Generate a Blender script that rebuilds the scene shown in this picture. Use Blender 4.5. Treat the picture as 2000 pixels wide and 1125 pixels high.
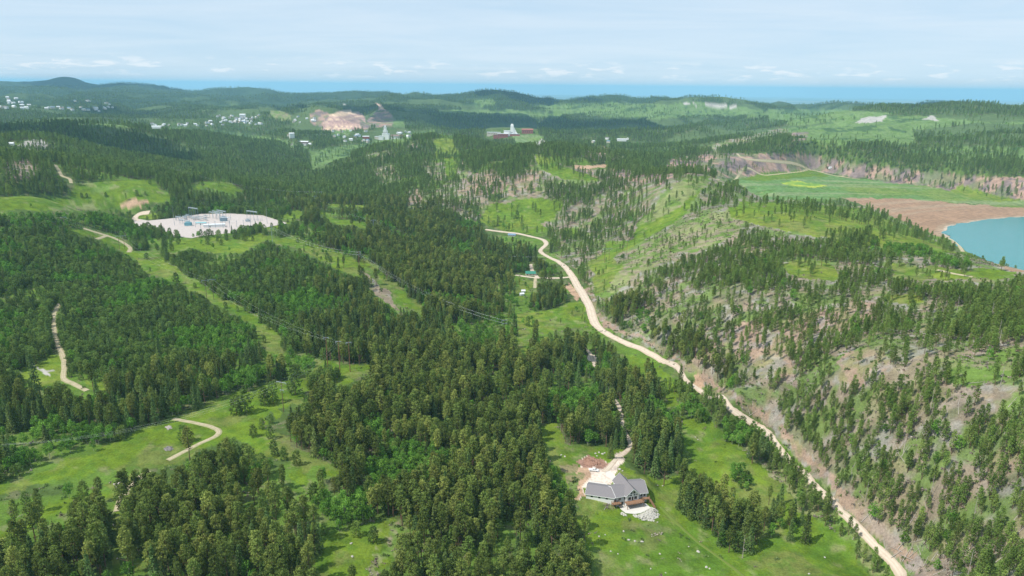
import bpy, math, random
import numpy as np
random.seed(7); rng = np.random.default_rng(7)
for o in list(bpy.data.objects): bpy.data.objects.remove(o)
S = bpy.context.scene
COL = S.collection

# ------------------------------------------------------------------ camera, sky, sun
W, H = 2000.0, 1125.0
FPX = 1386.0
CAMZ = 215.0
PITCH = math.radians(15.89)
ROLL = math.radians(0.56)
fw = np.array([0, math.cos(PITCH), -math.sin(PITCH)])
r0 = np.array([1.0, 0, 0]); u0 = np.array([0, math.sin(PITCH), math.cos(PITCH)])
RT = math.cos(ROLL)*r0 + math.sin(ROLL)*u0
UP = -math.sin(ROLL)*r0 + math.cos(ROLL)*u0
cam = bpy.data.cameras.new('camera'); camo = bpy.data.objects.new('camera', cam); COL.objects.link(camo)
from mathutils import Matrix, Vector
camo.matrix_world = Matrix(((RT[0], UP[0], -fw[0], 0), (RT[1], UP[1], -fw[1], 0), (RT[2], UP[2], -fw[2], CAMZ), (0, 0, 0, 1)))
cam.sensor_width = 36; cam.lens = FPX/W*36; cam.clip_start = 1; cam.clip_end = 200000
S.camera = camo

SUN_EL, SUN_AZ = math.radians(55), math.radians(-116)     # azimuth measured from +Y towards +X
w = bpy.data.worlds.new("World"); S.world = w; w.use_nodes = True
nt = w.node_tree; nt.nodes.clear()
def N(nt, t, **k):
    n = nt.nodes.new(t)
    for a, b in k.items(): setattr(n, a, b)
    return n
def L(nt, a, b): nt.links.new(a, b)
def ramp(nt, fac, stops, interp='LINEAR'):
    n = N(nt, 'ShaderNodeValToRGB'); n.color_ramp.interpolation = interp
    el = n.color_ramp.elements
    while len(el) < len(stops): el.new(0.5)
    for e, (p, c) in zip(el, stops):
        e.position = p; e.color = (c[0], c[1], c[2], 1) if hasattr(c, '__len__') else (c, c, c, 1)
    L(nt, fac, n.inputs[0]); return n.outputs[0]
def mix(nt, f, a, b, mode='MIX'):
    n = N(nt, 'ShaderNodeMix', data_type='RGBA', blend_type=mode)
    for s, v in ((n.inputs[0], f), (n.inputs[6], a), (n.inputs[7], b)):
        if isinstance(v, bpy.types.NodeSocket): L(nt, v, s)
        elif hasattr(v, '__len__'): s.default_value = (v[0], v[1], v[2], 1)
        else: s.default_value = v
    return n.outputs[2]
def mth(nt, op, a, b=None, c=None):
    n = N(nt, 'ShaderNodeMath', operation=op)
    for i, v in enumerate((a, b, c)):
        if v is None: continue
        if isinstance(v, bpy.types.NodeSocket): L(nt, v, n.inputs[i])
        else: n.inputs[i].default_value = v
    return n.outputs[0]
def noise(nt, vec, scale, detail=4, rough=.55, dist=0):
    n = N(nt, 'ShaderNodeTexNoise'); n.inputs['Scale'].default_value = scale
    n.inputs['Detail'].default_value = detail; n.inputs['Roughness'].default_value = rough
    n.inputs['Distortion'].default_value = dist
    if vec is not None: L(nt, vec, n.inputs['Vector'])
    return n.outputs[0]
def mapping(nt, vec, scale=(1, 1, 1), loc=(0, 0, 0)):
    n = N(nt, 'ShaderNodeMapping'); n.inputs['Scale'].default_value = scale; n.inputs['Location'].default_value = loc
    L(nt, vec, n.inputs[0]); return n.outputs[0]

sky = N(nt, 'ShaderNodeTexSky', sky_type='NISHITA', sun_disc=False)
sky.sun_elevation = SUN_EL; sky.sun_rotation = SUN_AZ
sky.altitude = 1500; sky.air_density = 1.0; sky.dust_density = 0.6; sky.ozone_density = 2.0
tc = N(nt, 'ShaderNodeTexCoord')
sep = N(nt, 'ShaderNodeSeparateXYZ'); L(nt, tc.outputs['Generated'], sep.inputs[0])
# thin high cloud: project the view direction onto a layer overhead
zc = mth(nt, 'MAXIMUM', sep.outputs[2], 0.012)
cx = mth(nt, 'DIVIDE', sep.outputs[0], mth(nt, 'ADD', zc, .05)); cy = mth(nt, 'DIVIDE', sep.outputs[1], mth(nt, 'ADD', zc, .05))
cmb = N(nt, 'ShaderNodeCombineXYZ'); L(nt, cx, cmb.inputs[0]); L(nt, cy, cmb.inputs[1])
n1 = noise(nt, mapping(nt, cmb.outputs[0], (.35, .5, 1), (3.1, 2.2, 0)), 1.0, 7, .6, .6)
hi = ramp(nt, n1, [(.32, 0.0), (.66, .9)])
# small fair-weather cumulus in rows low over the horizon
n2 = noise(nt, mapping(nt, tc.outputs['Generated'], (26, 26, 120), (4.1, 1.3, .4)), 1.0, 5, .6, .2)
band = ramp(nt, sep.outputs[2], [(.006, 0.0), (.014, 1.0), (.024, 1.0), (.034, 0.0)])
cu = mth(nt, 'MULTIPLY', ramp(nt, n2, [(.54, 0.0), (.62, 1.0)]), band)
base = mix(nt, .84, sky.outputs[0], (4.7, 6.2, 7.6))
c1 = mix(nt, mth(nt, 'MULTIPLY', hi, .45), base, (6.9, 7.5, 8.1))
c2 = mix(nt, mth(nt, 'MULTIPLY', cu, .8), c1, (7.4, 7.8, 8.2))
bg = N(nt, 'ShaderNodeBackground'); L(nt, c2, bg.inputs[0]); bg.inputs[1].default_value = 0.115
out = N(nt, 'ShaderNodeOutputWorld'); L(nt, bg.outputs[0], out.inputs[0])

sl = bpy.data.lights.new('sun', 'SUN'); so = bpy.data.objects.new('sun', sl); COL.objects.link(so)
sl.energy = 4.7; sl.angle = math.radians(0.55); sl.color = (1, .955, .88)
sdir = Vector((math.sin(SUN_AZ)*math.cos(SUN_EL), math.cos(SUN_AZ)*math.cos(SUN_EL), math.sin(SUN_EL)))
so.rotation_euler = sdir.to_track_quat('Z', 'Y').to_euler(); so.location = (-300, 0, 900)
S.view_settings.view_transform = 'Standard'; S.view_settings.look = 'None'
S.view_settings.exposure = 0.12; S.view_settings.gamma = 1
S.cycles.max_bounces = 6; S.cycles.diffuse_bounces = 2; S.cycles.transparent_max_bounces = 4
S.cycles.volume_bounces = 2; S.cycles.transmission_bounces = 3

# ------------------------------------------------------------------ numeric helpers
def ray(u, v):
    u = np.asarray(u, float); v = np.asarray(v, float)
    a = (u-W/2)/FPX; b = (H/2-v)/FPX
    return fw[None]*1.0 + a.reshape(-1, 1)*RT + b.reshape(-1, 1)*UP
def project(x, y, z):
    dx = x; dy = y; dz = z-CAMZ
    f = dy*fw[1]+dz*fw[2]; f = np.where(f < 1, 1, f)
    a = dx*RT[0]+dy*RT[1]+dz*RT[2]; b = dx*UP[0]+dy*UP[1]+dz*UP[2]
    return W/2+FPX*a/f, H/2-FPX*b/f
def hsh(i, j, s):
    i = i.astype(np.int64); j = j.astype(np.int64)
    h = (i*374761393 + j*668265263 + s*1442695041) & 0xFFFFFFFF
    h = ((h ^ (h >> 13))*1274126177) & 0xFFFFFFFF
    h = h ^ (h >> 16)
    return (h & 0xFFFFFF)/float(0xFFFFFF)
def vnoise(x, y, s=0):
    xi = np.floor(x); yi = np.floor(y); fx = x-xi; fy = y-yi
    fx = fx*fx*fx*(fx*(fx*6-15)+10); fy = fy*fy*fy*(fy*(fy*6-15)+10)
    a = hsh(xi, yi, s); b = hsh(xi+1, yi, s); c = hsh(xi, yi+1, s); d = hsh(xi+1, yi+1, s)
    return (a*(1-fx)+b*fx)*(1-fy)+(c*(1-fx)+d*fx)*fy*1.0
def fbm(x, y, o=4, s=0, g=.5):
    t = 0; a = 1; n = 0
    for k in range(o):
        c, sn = math.cos(k*1.3), math.sin(k*1.3)
        t = t+a*vnoise((x*c-y*sn)*2**k+17.3*k, (x*sn+y*c)*2**k-9.1*k, s+k); n += a; a *= g
    return t/n
def sstep(a, b, x):
    t = np.clip((x-a)/(b-a), 0, 1); return t*t*(3-2*t)

# ------------------------------------------------------------------ terrain height: control points read as (u, v, D) or (u, v, None, z)
CP = []
def P(u, v, D=None, z=None):
    d = ray(u, v)[0]; h = math.hypot(d[0], d[1]); t = -d[2]/h
    if D is None: D = (CAMZ-z)/t
    CP.append((math.atan2(d[0], d[1]), math.log(D), CAMZ-D*t))
def Q(u, D, z):
    d = ray(u, 300)[0]; CP.append((math.atan2(d[0], d[1]), math.log(D), z))
# foreground and left plateau
for u, v, z in [(0,1125,19),(300,1125,17),(600,1125,15),(850,1125,13),(1050,1125,6),(1250,1125,1),(1500,1125,1),(1690,1125,4),(1770,1125,5),
  (0,950,18),(200,920,17),(420,840,15),(300,1000,18),(600,950,15),(800,950,13),(950,980,8),(1080,950,4),(1200,960,1),(1400,950,-1),(1560,1000,1),
  (1060,850,3),(1200,870,1),(1350,850,-1),(1450,900,0),(1640,990,3),(1580,900,2),(1480,830,0),(1390,778,-1),(1300,700,-4),(1165,640,-6),(1130,560,-8),(1060,470,-12),(950,450,-15),
  (0,800,20),(200,780,18),(500,750,13),(640,712,9),(700,760,11),(850,800,10),(950,750,4),(1100,760,-1),(1230,760,-3),(1100,690,-4),(1040,640,-6),(980,680,0),(870,680,4),
  (0,600,22),(150,620,20),(350,640,17),(540,680,11),(500,620,14),(400,575,18),(300,510,20),(700,620,8),(600,560,15),(780,600,6),(820,540,10),(700,520,15),(600,480,18),(900,560,0),(1000,600,-6),(1000,530,-9),(1100,560,-8),
  (0,450,22),(150,440,22),(250,480,21),(400,485,20),(620,440,18),(700,430,16),(800,440,6),(880,470,-4),(950,500,-8),
  (262,425,20),(330,462,20),(480,458,20),(560,437,20),(450,418,20),(350,425,20),(230,420,21),(560,410,17),(480,400,17),(640,405,16),
  # right hill
  (1250,620,8),(1200,590,4),(1180,540,6),(1300,500,30),(1250,540,17),(1400,600,35),(1330,620,22),(1350,700,12),(1450,750,22),(1500,600,45),(1400,500,46),(1600,600,50),(1650,500,52),(1500,500,53),(1750,530,57),
  (1600,750,38),(1700,800,42),(1850,800,60),(1500,850,4),(1550,860,9),(1650,900,18),(1700,980,14),(1780,1000,20),(1800,1110,15),(1900,1125,30),(1990,1000,48),(1990,850,66),(1990,700,76),(1850,650,64),(1900,580,66),(1990,600,74),
  (1990,535,66),(1900,512,60),(1800,470,45),(1700,418,38),(1550,400,46),(1480,402,55),(1400,405,62),(1330,345,70),(1290,372,58),(1350,400,50),(1260,420,30),(1390,345,64),(1300,450,34),
  (1420,372,52),(1240,465,12),(1180,480,2),(1150,500,-3),(1220,430,12)]:
    P(u, v, z=z)
# middle-distance hills
for u, v, D in [(850,262,2100),(900,262,2050),(950,268,1950),(1000,285,1850),(1045,300,1600),(1100,322,1520),(1200,328,1500),(1260,345,1350),(780,280,2080),(700,300,2050),(650,318,2050),(600,345,1900),
  (700,400,1260),(560,385,1330),(600,362,1690),(800,370,1450),(800,320,1750),(900,400,1290),(900,340,1550),(950,310,1700),(1000,400,1280),(1050,360,1380),(1100,420,1210),(1150,380,1300),(1200,400,1230),(900,300,1850),(720,340,1750),
  (150,246,2400),(300,255,2700),(450,266,2750),(560,289,2700),(640,317,2450),(200,300,2000),(400,330,1850),(500,362,1690),(300,338,1620),(520,320,2250),(400,295,2300),
  (50,275,1800),(120,315,1520),(200,330,1450),(270,345,1400),(0,300,1650),(0,350,1270),(100,395,1130),(250,372,1240),(430,362,1320),(0,395,1120),(340,362,1330),(180,352,1290),
  (0,262,2400),(0,240,3400),
  # town and beyond
  (400,245,3500),(300,240,3800),(500,238,3700),(600,255,3100),(150,215,4800),(100,195,6000),(0,190,6500),(300,205,6000),(450,200,6200),(560,218,5000),(60,215,4800),
  (620,225,3700),(675,226,3700),(740,226,3750),(700,262,3250),(640,255,3300),(760,268,2950),(680,285,2750),(600,280,2800),(640,213,4600),(700,208,5000),(790,250,3500),
  (960,264,2900),(1000,264,2850),(1050,268,2800),(1080,292,2400),(1000,250,3700),(1100,300,2200),(1200,290,2400),(1300,292,2350),(1150,252,3500),(1300,242,4000),(850,242,3800),(900,216,4900),(820,215,4900),(1060,222,4600),
  (940,186,6000),(880,195,5500),(1000,186,6000),(1050,198,5800),(1200,212,5000),(1350,202,5000),(1400,225,4200),(1460,206,5200),(1500,240,3800),(1600,235,4600),(1250,225,4600),(1400,250,3700),
  (1370,300,2100),(1450,268,2700),(1520,252,3000),(1600,242,3200),(1700,226,3400),(1760,224,3400),(1900,240,3000),(2000,222,3000),(1500,284,2450),(1750,268,2600),(1620,262,2650),
  (1500,270,2300),(1600,278,2200),(1700,292,2150),(1800,300,2100),(1850,286,2250),(1980,288,2150),(1900,262,2650),(2000,258,2700),(1400,312,1950),(1330,318,1900),
  (1500,310,2000),(1700,322,1950),(1850,345,1750),(2000,372,1500),(1300,330,1750),(1420,330,1830),
  # last ridges
  (0,164,11500),(70,166,11500),(110,168,11500),(150,167,11000),(200,171,11000),(240,177,10500),(290,178,9500),(350,182,9000),(380,182,8500),(440,182,8500),(500,184,8500),(560,188,8500),(620,190,8000),(700,187,8000),(760,188,7800),(830,194,7500),
  (1080,193,7200),(1180,194,7200),(1250,197,7200),(1330,200,6500),(1400,205,7000),(1560,213,6500),(1640,209,6500),(1700,216,7000),(1750,211,7200),(1790,207,7000),(1880,211,7000),(1930,208,7000),(2000,216,7500),(1500,212,6500),(1780,226,5200),(1900,226,5200)]:
    P(u, v, D=D)
for D, z in ((1250, 0), (1500, 1)):
    for u in (1600, 1750, 1900, 2050): Q(u, D, z)
for u, D in ((1500,1600),(1600,1700),(1700,1650),(1850,1550),(2000,1050),(2100,1000),(1900,1050),(1450,1700),(1560,1800)): Q(u, D, 0)
for u in (0, 250, 500, 750, 1000, 1250, 1500, 1750, 2000):
    Q(u, 100, 15); Q(u, 40, 15)
    Q(u, 14000, -60 if u > 300 else 20); Q(u, 19000, -150); Q(u, 32000, -150); Q(u, 70000, -150)
for u, z in ((250, -10), (500, -25), (100, 5)): Q(u, 3200, z)
for u in (700, 850, 1000): Q(u, 2450, -20)
CP = np.array(CP)
def tps(r2): return 0.5*r2*np.log(r2+1e-12)
n = len(CP)
A = tps((CP[:, None, 0]-CP[None, :, 0])**2+(CP[:, None, 1]-CP[None, :, 1])**2)+np.eye(n)*3e-4
Pm = np.c_[np.ones(n), CP[:, :2]]
M = np.block([[A, Pm], [Pm.T, np.zeros((3, 3))]])
sol = np.linalg.solve(M, np.r_[CP[:, 2], 0, 0, 0])
def rbf(th, ld):
    th = np.clip(th, -0.86, 0.86)
    o = np.empty(len(th))
    for k in range(0, len(th), 40000):
        a = th[k:k+40000]; b = ld[k:k+40000]
        o[k:k+40000] = tps((a[:, None]-CP[None, :, 0])**2+(b[:, None]-CP[None, :, 1])**2)@sol[:n]+sol[n]+sol[n+1]*a+sol[n+2]*b
    return o
def inpoly(px, py, poly):
    poly = np.asarray(poly, float); r = np.zeros(px.shape, bool)
    x0, y0 = poly.min(0); x1, y1 = poly.max(0)
    m = (px >= x0) & (px <= x1) & (py >= y0) & (py <= y1)
    if not m.any(): return r
    X = px[m]; Y = py[m]; s = np.zeros(X.shape, bool); j = len(poly)-1
    for i in range(len(poly)):
        xi, yi = poly[i]; xj, yj = poly[j]
        if yi != yj:
            c = ((yi > Y) != (yj > Y)) & (X < (xj-xi)*(Y-yi)/(yj-yi)+xi); s ^= c
        j = i
    r[m] = s; return r
def polydist(px, py, poly):
    poly = np.asarray(poly, float); d = np.full(px.shape, 1e9)
    for i in range(len(poly)):
        a = poly[i]; b = poly[(i+1) % len(poly)]; e = b-a; L2 = (e**2).sum()+1e-9
        t = np.clip(((px-a[0])*e[0]+(py-a[1])*e[1])/L2, 0, 1)
        d = np.minimum(d, np.hypot(px-a[0]-t*e[0], py-a[1]-t*e[1]))
    return d
def pix_plane(u, v, z):
    d = ray(u, v); t = (z-CAMZ)/d[:, 2]; return np.c_[d[:, 0]*t, d[:, 1]*t]
SUBST = [(260,426),(290,431),(340,426),(389,418),(450,417),(514,421),(561,436),(506,447),(463,454),(394,461),(375,465),(327,461),(298,450),(264,439)]
SUBW = pix_plane(*zip(*SUBST), 20.0)
LAKE = [(1842,455),(1850,442),(1862,438),(1890,435),(1905,431),(1950,426),(2000,423),(2080,421),(2160,470),(2240,590),(2010,548),(1960,524),(1915,505),(1886,490),(1866,472)]
LAKEW = pix_plane(*zip(*LAKE), 0.4)
FLAT = [(1440,350),(1590,333),(1640,345),(1800,362),(1900,378),(2000,398),(2200,430),(2200,560),(2000,528),(1870,500),(1800,455),(1700,405),(1550,385)]
FLATW = pix_plane(*zip(*FLAT), 0.0)
HOUSEW = pix_plane([1138,1215,1262,1250,1206,1140], [892,900,940,952,968,972], 3.0)
PATW = pix_plane([1203,1222,1252,1272,1258,1215], [984,1003,1003,992,978,978], .3)
def height(x, y):
    D = np.hypot(x, y)+1e-3; th = np.arctan2(x, y)
    z = rbf(th, np.log(np.maximum(D, 35)))
    # relief: wavelengths chosen by distance
    for bu, bD, dz, w_, dp in ((152,11000,112,215,500),(292,9500,75,300,500),(400,8700,30,260,400),(470,8500,40,500,500),(940,6000,75,300,400),(1010,6000,20,280,300),(1345,5000,35,500,250),(1575,6500,25,300,300),(1640,6500,30,200,300),
            (1790,7000,55,330,400),(1925,7000,50,260,400),(1750,3400,14,300,200),(675,3600,14,150,90),(622,3650,18,60,80),(742,3700,12,95,90)):
        d_ = ray(bu, 300)[0]; h_ = math.hypot(d_[0], d_[1]); bx, by = d_[0]/h_, d_[1]/h_
        al = x*bx+y*by-bD; ac = x*by-y*bx
        z = z+dz*np.exp(-(ac/w_)**2/1.3-np.abs(al/dp)**2)
    far = sstep(900, 3500, D); pl = 1-sstep(13000, 17000, D)
    r1 = 1-np.abs(2*fbm(x/1500, y/1500, 3, 11)-1)*1.6
    r2 = 1-np.abs(2*fbm(x/520, y/520, 3, 21)-1)*1.6
    z = z+(r1-.82)*120*sstep(3800, 6500, D)*(1-.6*sstep(7500, 10500, D))*pl+(r2-.66)*(34*sstep(1150, 1900, D)+46*sstep(1800, 4200, D))*pl*(1-.5*sstep(8000, 11000, D))
    z = z+(fbm(x/230, y/230, 3, 31)-.5)*12*sstep(600, 1600, D)*pl
    z = z+(fbm(x/60, y/60, 3, 41)-.5)*2.6*sstep(150, 350, D)*pl
    # gullies scored down the right-hand slope
    hs = sstep(.13, .25, th)*(1-sstep(700, 1000, D))*sstep(250, 330, D)
    z = z+(np.abs(2*fbm((x+.5*y)/70, (y-.5*x)/150, 2, 51)-1)-.3)*7*hs
    z = z-D*D/(2*6.37e6)*sstep(13000, 22000, D)
    z = z+(fbm(x/5000, y/5000, 3, 61)-.5)*60*sstep(16000, 20000, D)*(1-sstep(40000, 60000, D))
    for poly, zz, fall in ((SUBW, 20.0, 35.), (FLATW, 0.0, 60.), (HOUSEW, 3.0, 9.), (PATW, .2, 6.), (LAKEW, -2.5, 10.)):
        c = poly.mean(0); R = np.hypot(*(poly-c).T).max()+fall
        m = np.hypot(x-c[0], y-c[1]) < R
        if m.any():
            X = x[m]; Y = y[m]; ins = inpoly(X, Y, poly); d = polydist(X, Y, poly)
            if zz == -2.5: k = np.where(ins, sstep(0, 12, d), 0)
            else: k = np.where(ins, 1, 1-sstep(0, fall, d))
            z[m] = z[m]*(1-k)+zz*k
    return z
# grid in rings around the camera's foot point
ths = np.concatenate([np.linspace(-180, -50, 40)[:-1], np.linspace(-50, 50, 1000), np.linspace(50, 180, 40)[1:]])
ths = np.radians(ths)
lds = np.concatenate([np.arange(math.log(20), math.log(200), .04), np.arange(math.log(200), math.log(4200), .005), np.arange(math.log(4200), math.log(14000), .008), np.arange(math.log(14000), math.log(62000), .03)])
NT, NR = len(ths), len(lds)
TH, LD = np.meshgrid(ths, lds)
Rr = np.exp(LD); GX = Rr*np.sin(TH); GY = Rr*np.cos(TH)
GZ = height(GX.ravel(), GY.ravel()).reshape(NR, NT)
def hz(x, y):
    """height on the terrain mesh itself"""
    x = np.atleast_1d(np.asarray(x, float)); y = np.atleast_1d(np.asarray(y, float))
    ld = np.log(np.hypot(x, y)+1e-6); th = np.arctan2(x, y)
    i = np.clip(np.searchsorted(lds, ld)-1, 0, NR-2); j = np.clip(np.searchsorted(ths, th)-1, 0, NT-2)
    a = np.clip((ld-lds[i])/(lds[i+1]-lds[i]), 0, 1); b = np.clip((th-ths[j])/(ths[j+1]-ths[j]), 0, 1)
    return (GZ[i, j]*(1-a)+GZ[i+1, j]*a)*(1-b)+(GZ[i, j+1]*(1-a)+GZ[i+1, j+1]*a)*b
_MD = np.exp(np.arange(math.log(200), math.log(15000), .0025))
def hit(u, v, far=False):
    """where the sight line of a photo point meets the ground (first, or last visible)"""
    d = ray(u, v)[0]; h = math.hypot(d[0], d[1])
    x = d[0]/h*_MD; y = d[1]/h*_MD; z = CAMZ+d[2]/h*_MD; g = hz(x, y)
    k = np.nonzero(z < g)[0]
    if len(k) == 0: return None
    k = k[0]; t = (z[k-1]-g[k-1])/((z[k-1]-g[k-1])-(z[k]-g[k])+1e-9)
    X = x[k-1]+(x[k]-x[k-1])*t; Y = y[k-1]+(y[k]-y[k-1])*t
    return np.array([X, Y, hz(X, Y)[0]])
# horizon profile for visibility tests
_el = (GZ-CAMZ)/Rr; _cm = np.maximum.accumulate(np.where(Rr > 150, _el, -9), axis=0)
def visible(x, y, z, tol=0.0):
    ld = np.log(np.hypot(x, y)); th = np.arctan2(x, y)
    i = np.clip(np.searchsorted(lds, ld)-3, 0, NR-1); j = np.clip(np.searchsorted(ths, th), 0, NT-1)
    return (z-CAMZ)/np.hypot(x, y) >= _cm[i, j]-tol

# ------------------------------------------------------------------ land-cover survey (rasters in survey pixels, looked up by world points)
PW, PH = 2200, 1225      # 100 px margin left/right, 0 top, 100 bottom
yy, xx = np.mgrid[0:PH, 0:PW]; xx = xx-100.0; yy = yy.astype(float)
wobx = (fbm(xx/26, yy/15, 3, 71)-.5)*32; woby = (fbm(xx/26, yy/15, 3, 81)-.5)*18
sc = np.clip((yy-180)/500, .12, 1)
XX = xx+wobx*sc; YY = yy+woby*sc
CL = np.zeros((PH, PW), np.uint8)      # 0 forest floor, 1 meadow, 2 hillside scrub, 3 bare pink soil, 4 pale gravel, 5 mine dirt purple, 6 dry grass, 7 yellow flowers, 8 shore brown, 9 field green, 10 far hill grass, 11 cliff orange, 12 rock grey, 13 orange dirt, 14 brush
DN = np.full((PH, PW), 1.0, np.float32)  # tree density factor
FR = np.zeros((PH, PW), bool)          # trees free to overlap clearings
SP = np.zeros((PH, PW), np.uint8)      # 0 young pine 1 tall pine 2 spruce 3 broadleaf 4 hill pine
def paint(poly, cls=None, dens=None, sp=None, free=None, crisp=False):
    poly = np.asarray(poly, float); x0, y0 = poly.min(0)-16; x1, y1 = poly.max(0)+16
    a, b, c, d = max(0, int(y0)), min(PH, int(y1)+1), max(0, int(x0)+100), min(PW, int(x1)+101)
    if a >= b or c >= d: return
    s = (slice(a, b), slice(c, d))
    m = inpoly(xx[s], yy[s], poly) if crisp else inpoly(XX[s], YY[s], poly)
    if cls is not None: CL[s][m] = cls
    if dens is not None: DN[s][m] = dens; FR[s][m] = False
    if sp is not None: SP[s][m] = sp
    if free: FR[s][m] = True
SP[:] = 4
# --- species by region
paint([(-100,400),(250,400),(560,400),(700,500),(760,560),(640,720),(640,1225),(-100,1225)], sp=0)
paint([(560,395),(860,400),(980,440),(1060,500),(1010,640),(760,640),(700,560),(600,470)], sp=1, dens=1.)
paint([(640,560),(760,590),(1030,650),(1200,700),(1240,860),(1190,1225),(-100,1225),(-100,1000),(200,930),(420,890),(480,900),(560,800),(640,760)], sp=1)
paint([(560,560),(700,560),(900,640),(1010,620),(1020,690),(700,700),(600,700)], sp=2)
paint([(930,450),(1060,480),(1110,540),(1110,590),(1010,610),(1000,540),(940,500)], sp=2)
paint([(1100,680),(1240,700),(1300,800),(1340,900),(1290,930),(1200,900),(1100,860),(1090,760)], sp=2)
paint([(0,760),(120,770),(300,740),(480,700),(600,700),(560,740),(400,800),(240,850),(0,930)], sp=2)
paint([(-100,400),(250,410),(240,440),(140,450),(-100,470)], sp=3)
paint([(400,640),(520,690),(440,720),(330,690)], sp=3)
paint([(880,640),(1000,630),(1010,680),(940,700),(880,680)], sp=3)
paint([(740,880),(850,880),(840,960),(760,970)], sp=3)
paint([(1065,920),(1120,940),(1125,1020),(1085,1020)], sp=3)
paint([(-20,620),(30,620),(30,680),(-20,700)], sp=3)
# --- right hill
RH = [(1085,495),(1150,470),(1240,470),(1260,420),(1240,395),(1290,345),(1330,338),(1400,345),(1440,360),(1560,395),(1700,405),(1800,450),(1870,495),(2000,520),(2110,520),(2110,1225),(1810,1225),(1760,1110),(1700,1045),(1640,985),(1585,930),(1540,880),(1490,825),(1400,775),(1300,700),(1180,640),(1170,590),(1130,530)]
paint(RH, 2, .78, 4)
paint([(1150,560),(1190,535),(1230,495),(1300,452),(1390,412),(1425,410),(1455,430),(1440,462),(1390,478),(1330,495),(1270,520),(1230,545),(1200,575),(1175,590)], 6, .05)
paint([(1205,455),(1255,430),(1300,400),(1330,350),(1390,342),(1360,385),(1330,425),(1260,465),(1200,500),(1165,535),(1150,520)], 1, .05)
paint([(1150,545),(1200,500),(1215,520),(1190,560),(1160,580)], 1, .05)
paint([(1240,440),(1340,340),(1390,352),(1330,400),(1300,420)], 6, .07)
paint([(1420,405),(1500,400),(1560,410),(1600,440),(1560,450),(1480,440),(1430,425)], 1, .3)
paint([(1440,392),(1560,397),(1700,408),(1800,455),(1870,495),(1820,500),(1700,480),(1560,455),(1450,430)], 1, .10)
paint([(1600,440),(1700,440),(1720,480),(1640,490)], 1, .45)
paint([(1525,515),(1600,505),(1640,520),(1630,545),(1560,545)], 1, .12)
paint([(1740,515),(1800,520),(1900,525),(1990,530),(1990,545),(1900,545),(1830,548),(1750,545)], 1, .07)
paint([(1720,575),(1800,575),(1810,592),(1730,596)], 1, .1)
paint([(1450,575),(1700,525),(1850,560),(2110,545),(2110,640),(1800,690),(1650,700),(1500,650)], None, 1.0)
paint([(1560,690),(1650,640),(1800,640),(1900,690),(1800,760),(1650,790),(1560,760)], None, 1.05)
paint([(1700,470),(1800,475),(1870,505),(1900,530),(1780,515),(1700,500)], None, 1.0, 3)
paint([(1180,600),(1250,590),(1330,640),(1400,700),(1450,780),(1380,750),(1290,690),(1190,640)], None, 1.1, 1)
paint([(1640,690),(1720,680),(1740,720),(1690,760),(1640,740)], 3, .25)
paint([(1550,620),(1640,590),(1720,590),(1700,620),(1600,680),(1540,690),(1500,660)], 3, .35)
paint([(1430,640),(1480,620),(1540,700),(1560,760),(1500,740),(1440,690)], 3, .3)
paint([(1840,700),(1930,690),(2000,670),(2000,720),(1900,760),(1840,750)], 6, .3)
paint([(1640,800),(1700,820),(1780,860),(1860,880),(2000,860),(2000,1040),(1880,1040),(1800,970),(1700,900)], 2, .45)
paint([(1350,730),(1385,728),(1380,762),(1360,758)], 13, 0)
# bare bank above the road
paint([(1175,640),(1230,655),(1310,692),(1400,755),(1440,790),(1500,822),(1545,870),(1600,930),(1650,990),(1720,1050),(1790,1125),(1830,1125),(1740,1040),(1660,970),(1600,905),(1560,860),(1500,805),(1420,755),(1320,690),(1240,650),(1180,625),(1150,560),(1135,545)], 3, .12)
# --- centre hill
paint([(700,330),(760,300),(850,275),(930,280),(1040,300),(1110,325),(1240,340),(1290,370),(1250,420),(1180,440),(1100,445),(1000,440),(930,430),(860,420),(800,400),(790,360)], 2, .55)
paint([(560,395),(600,345),(700,300),(850,262),(860,290),(840,330),(820,380),(760,400),(640,395)], 0, 1.1)
paint([(900,262),(960,268),(1040,300),(1030,330),(990,350),(930,345),(905,320),(870,290)], 0, 1.1)
paint([(1040,300),(1075,310),(1110,330),(1170,330),(1200,340),(1170,352),(1100,350),(1055,330)], 1, .12)
paint([(850,275),(880,282),(900,300),(890,345),(850,370),(830,340),(850,300)], 1, .25)
paint([(900,350),(960,330),(1000,345),(980,375),(930,385),(890,380)], 3, .35)
paint([(1020,330),(1060,335),(1040,370),(1000,385),(990,370)], 3, .3)
paint([(950,400),(1040,385),(1100,390),(1090,425),(1040,440),(980,450),(930,430)], 1, .12)
paint([(1000,440),(1040,425),(1065,445),(1060,462),(1010,455),(960,447)], 1, .15)
paint([(790,380),(870,370),(860,400),(800,420)], 2, .3)
paint([(1085,415),(1180,360),(1250,380),(1255,420),(1230,470),(1150,475),(1100,490),(1075,460)], 2, 1.05)
paint([(1120,330),(1290,330),(1320,345),(1290,360),(1180,350)], 5, .3)
paint([(1115,322),(1190,322),(1180,328),(1120,328)], 13, .0)
paint([(792,281),(815,281),(812,287),(795,287)], 3, .05)
paint([(700,305),(760,292),(775,305),(730,318)], 2, .45)
paint([(722,330),(760,322),(790,345),(760,365),(730,350)], 2, .5)
paint([(861,262),(888,266),(890,284),(850,290),(840,282)], 1, .15)
paint([(790,374),(822,366),(825,392),(800,402)], 3, .25)
paint([(820,313),(868,318),(872,356),(835,350)], 2, .35)
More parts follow.
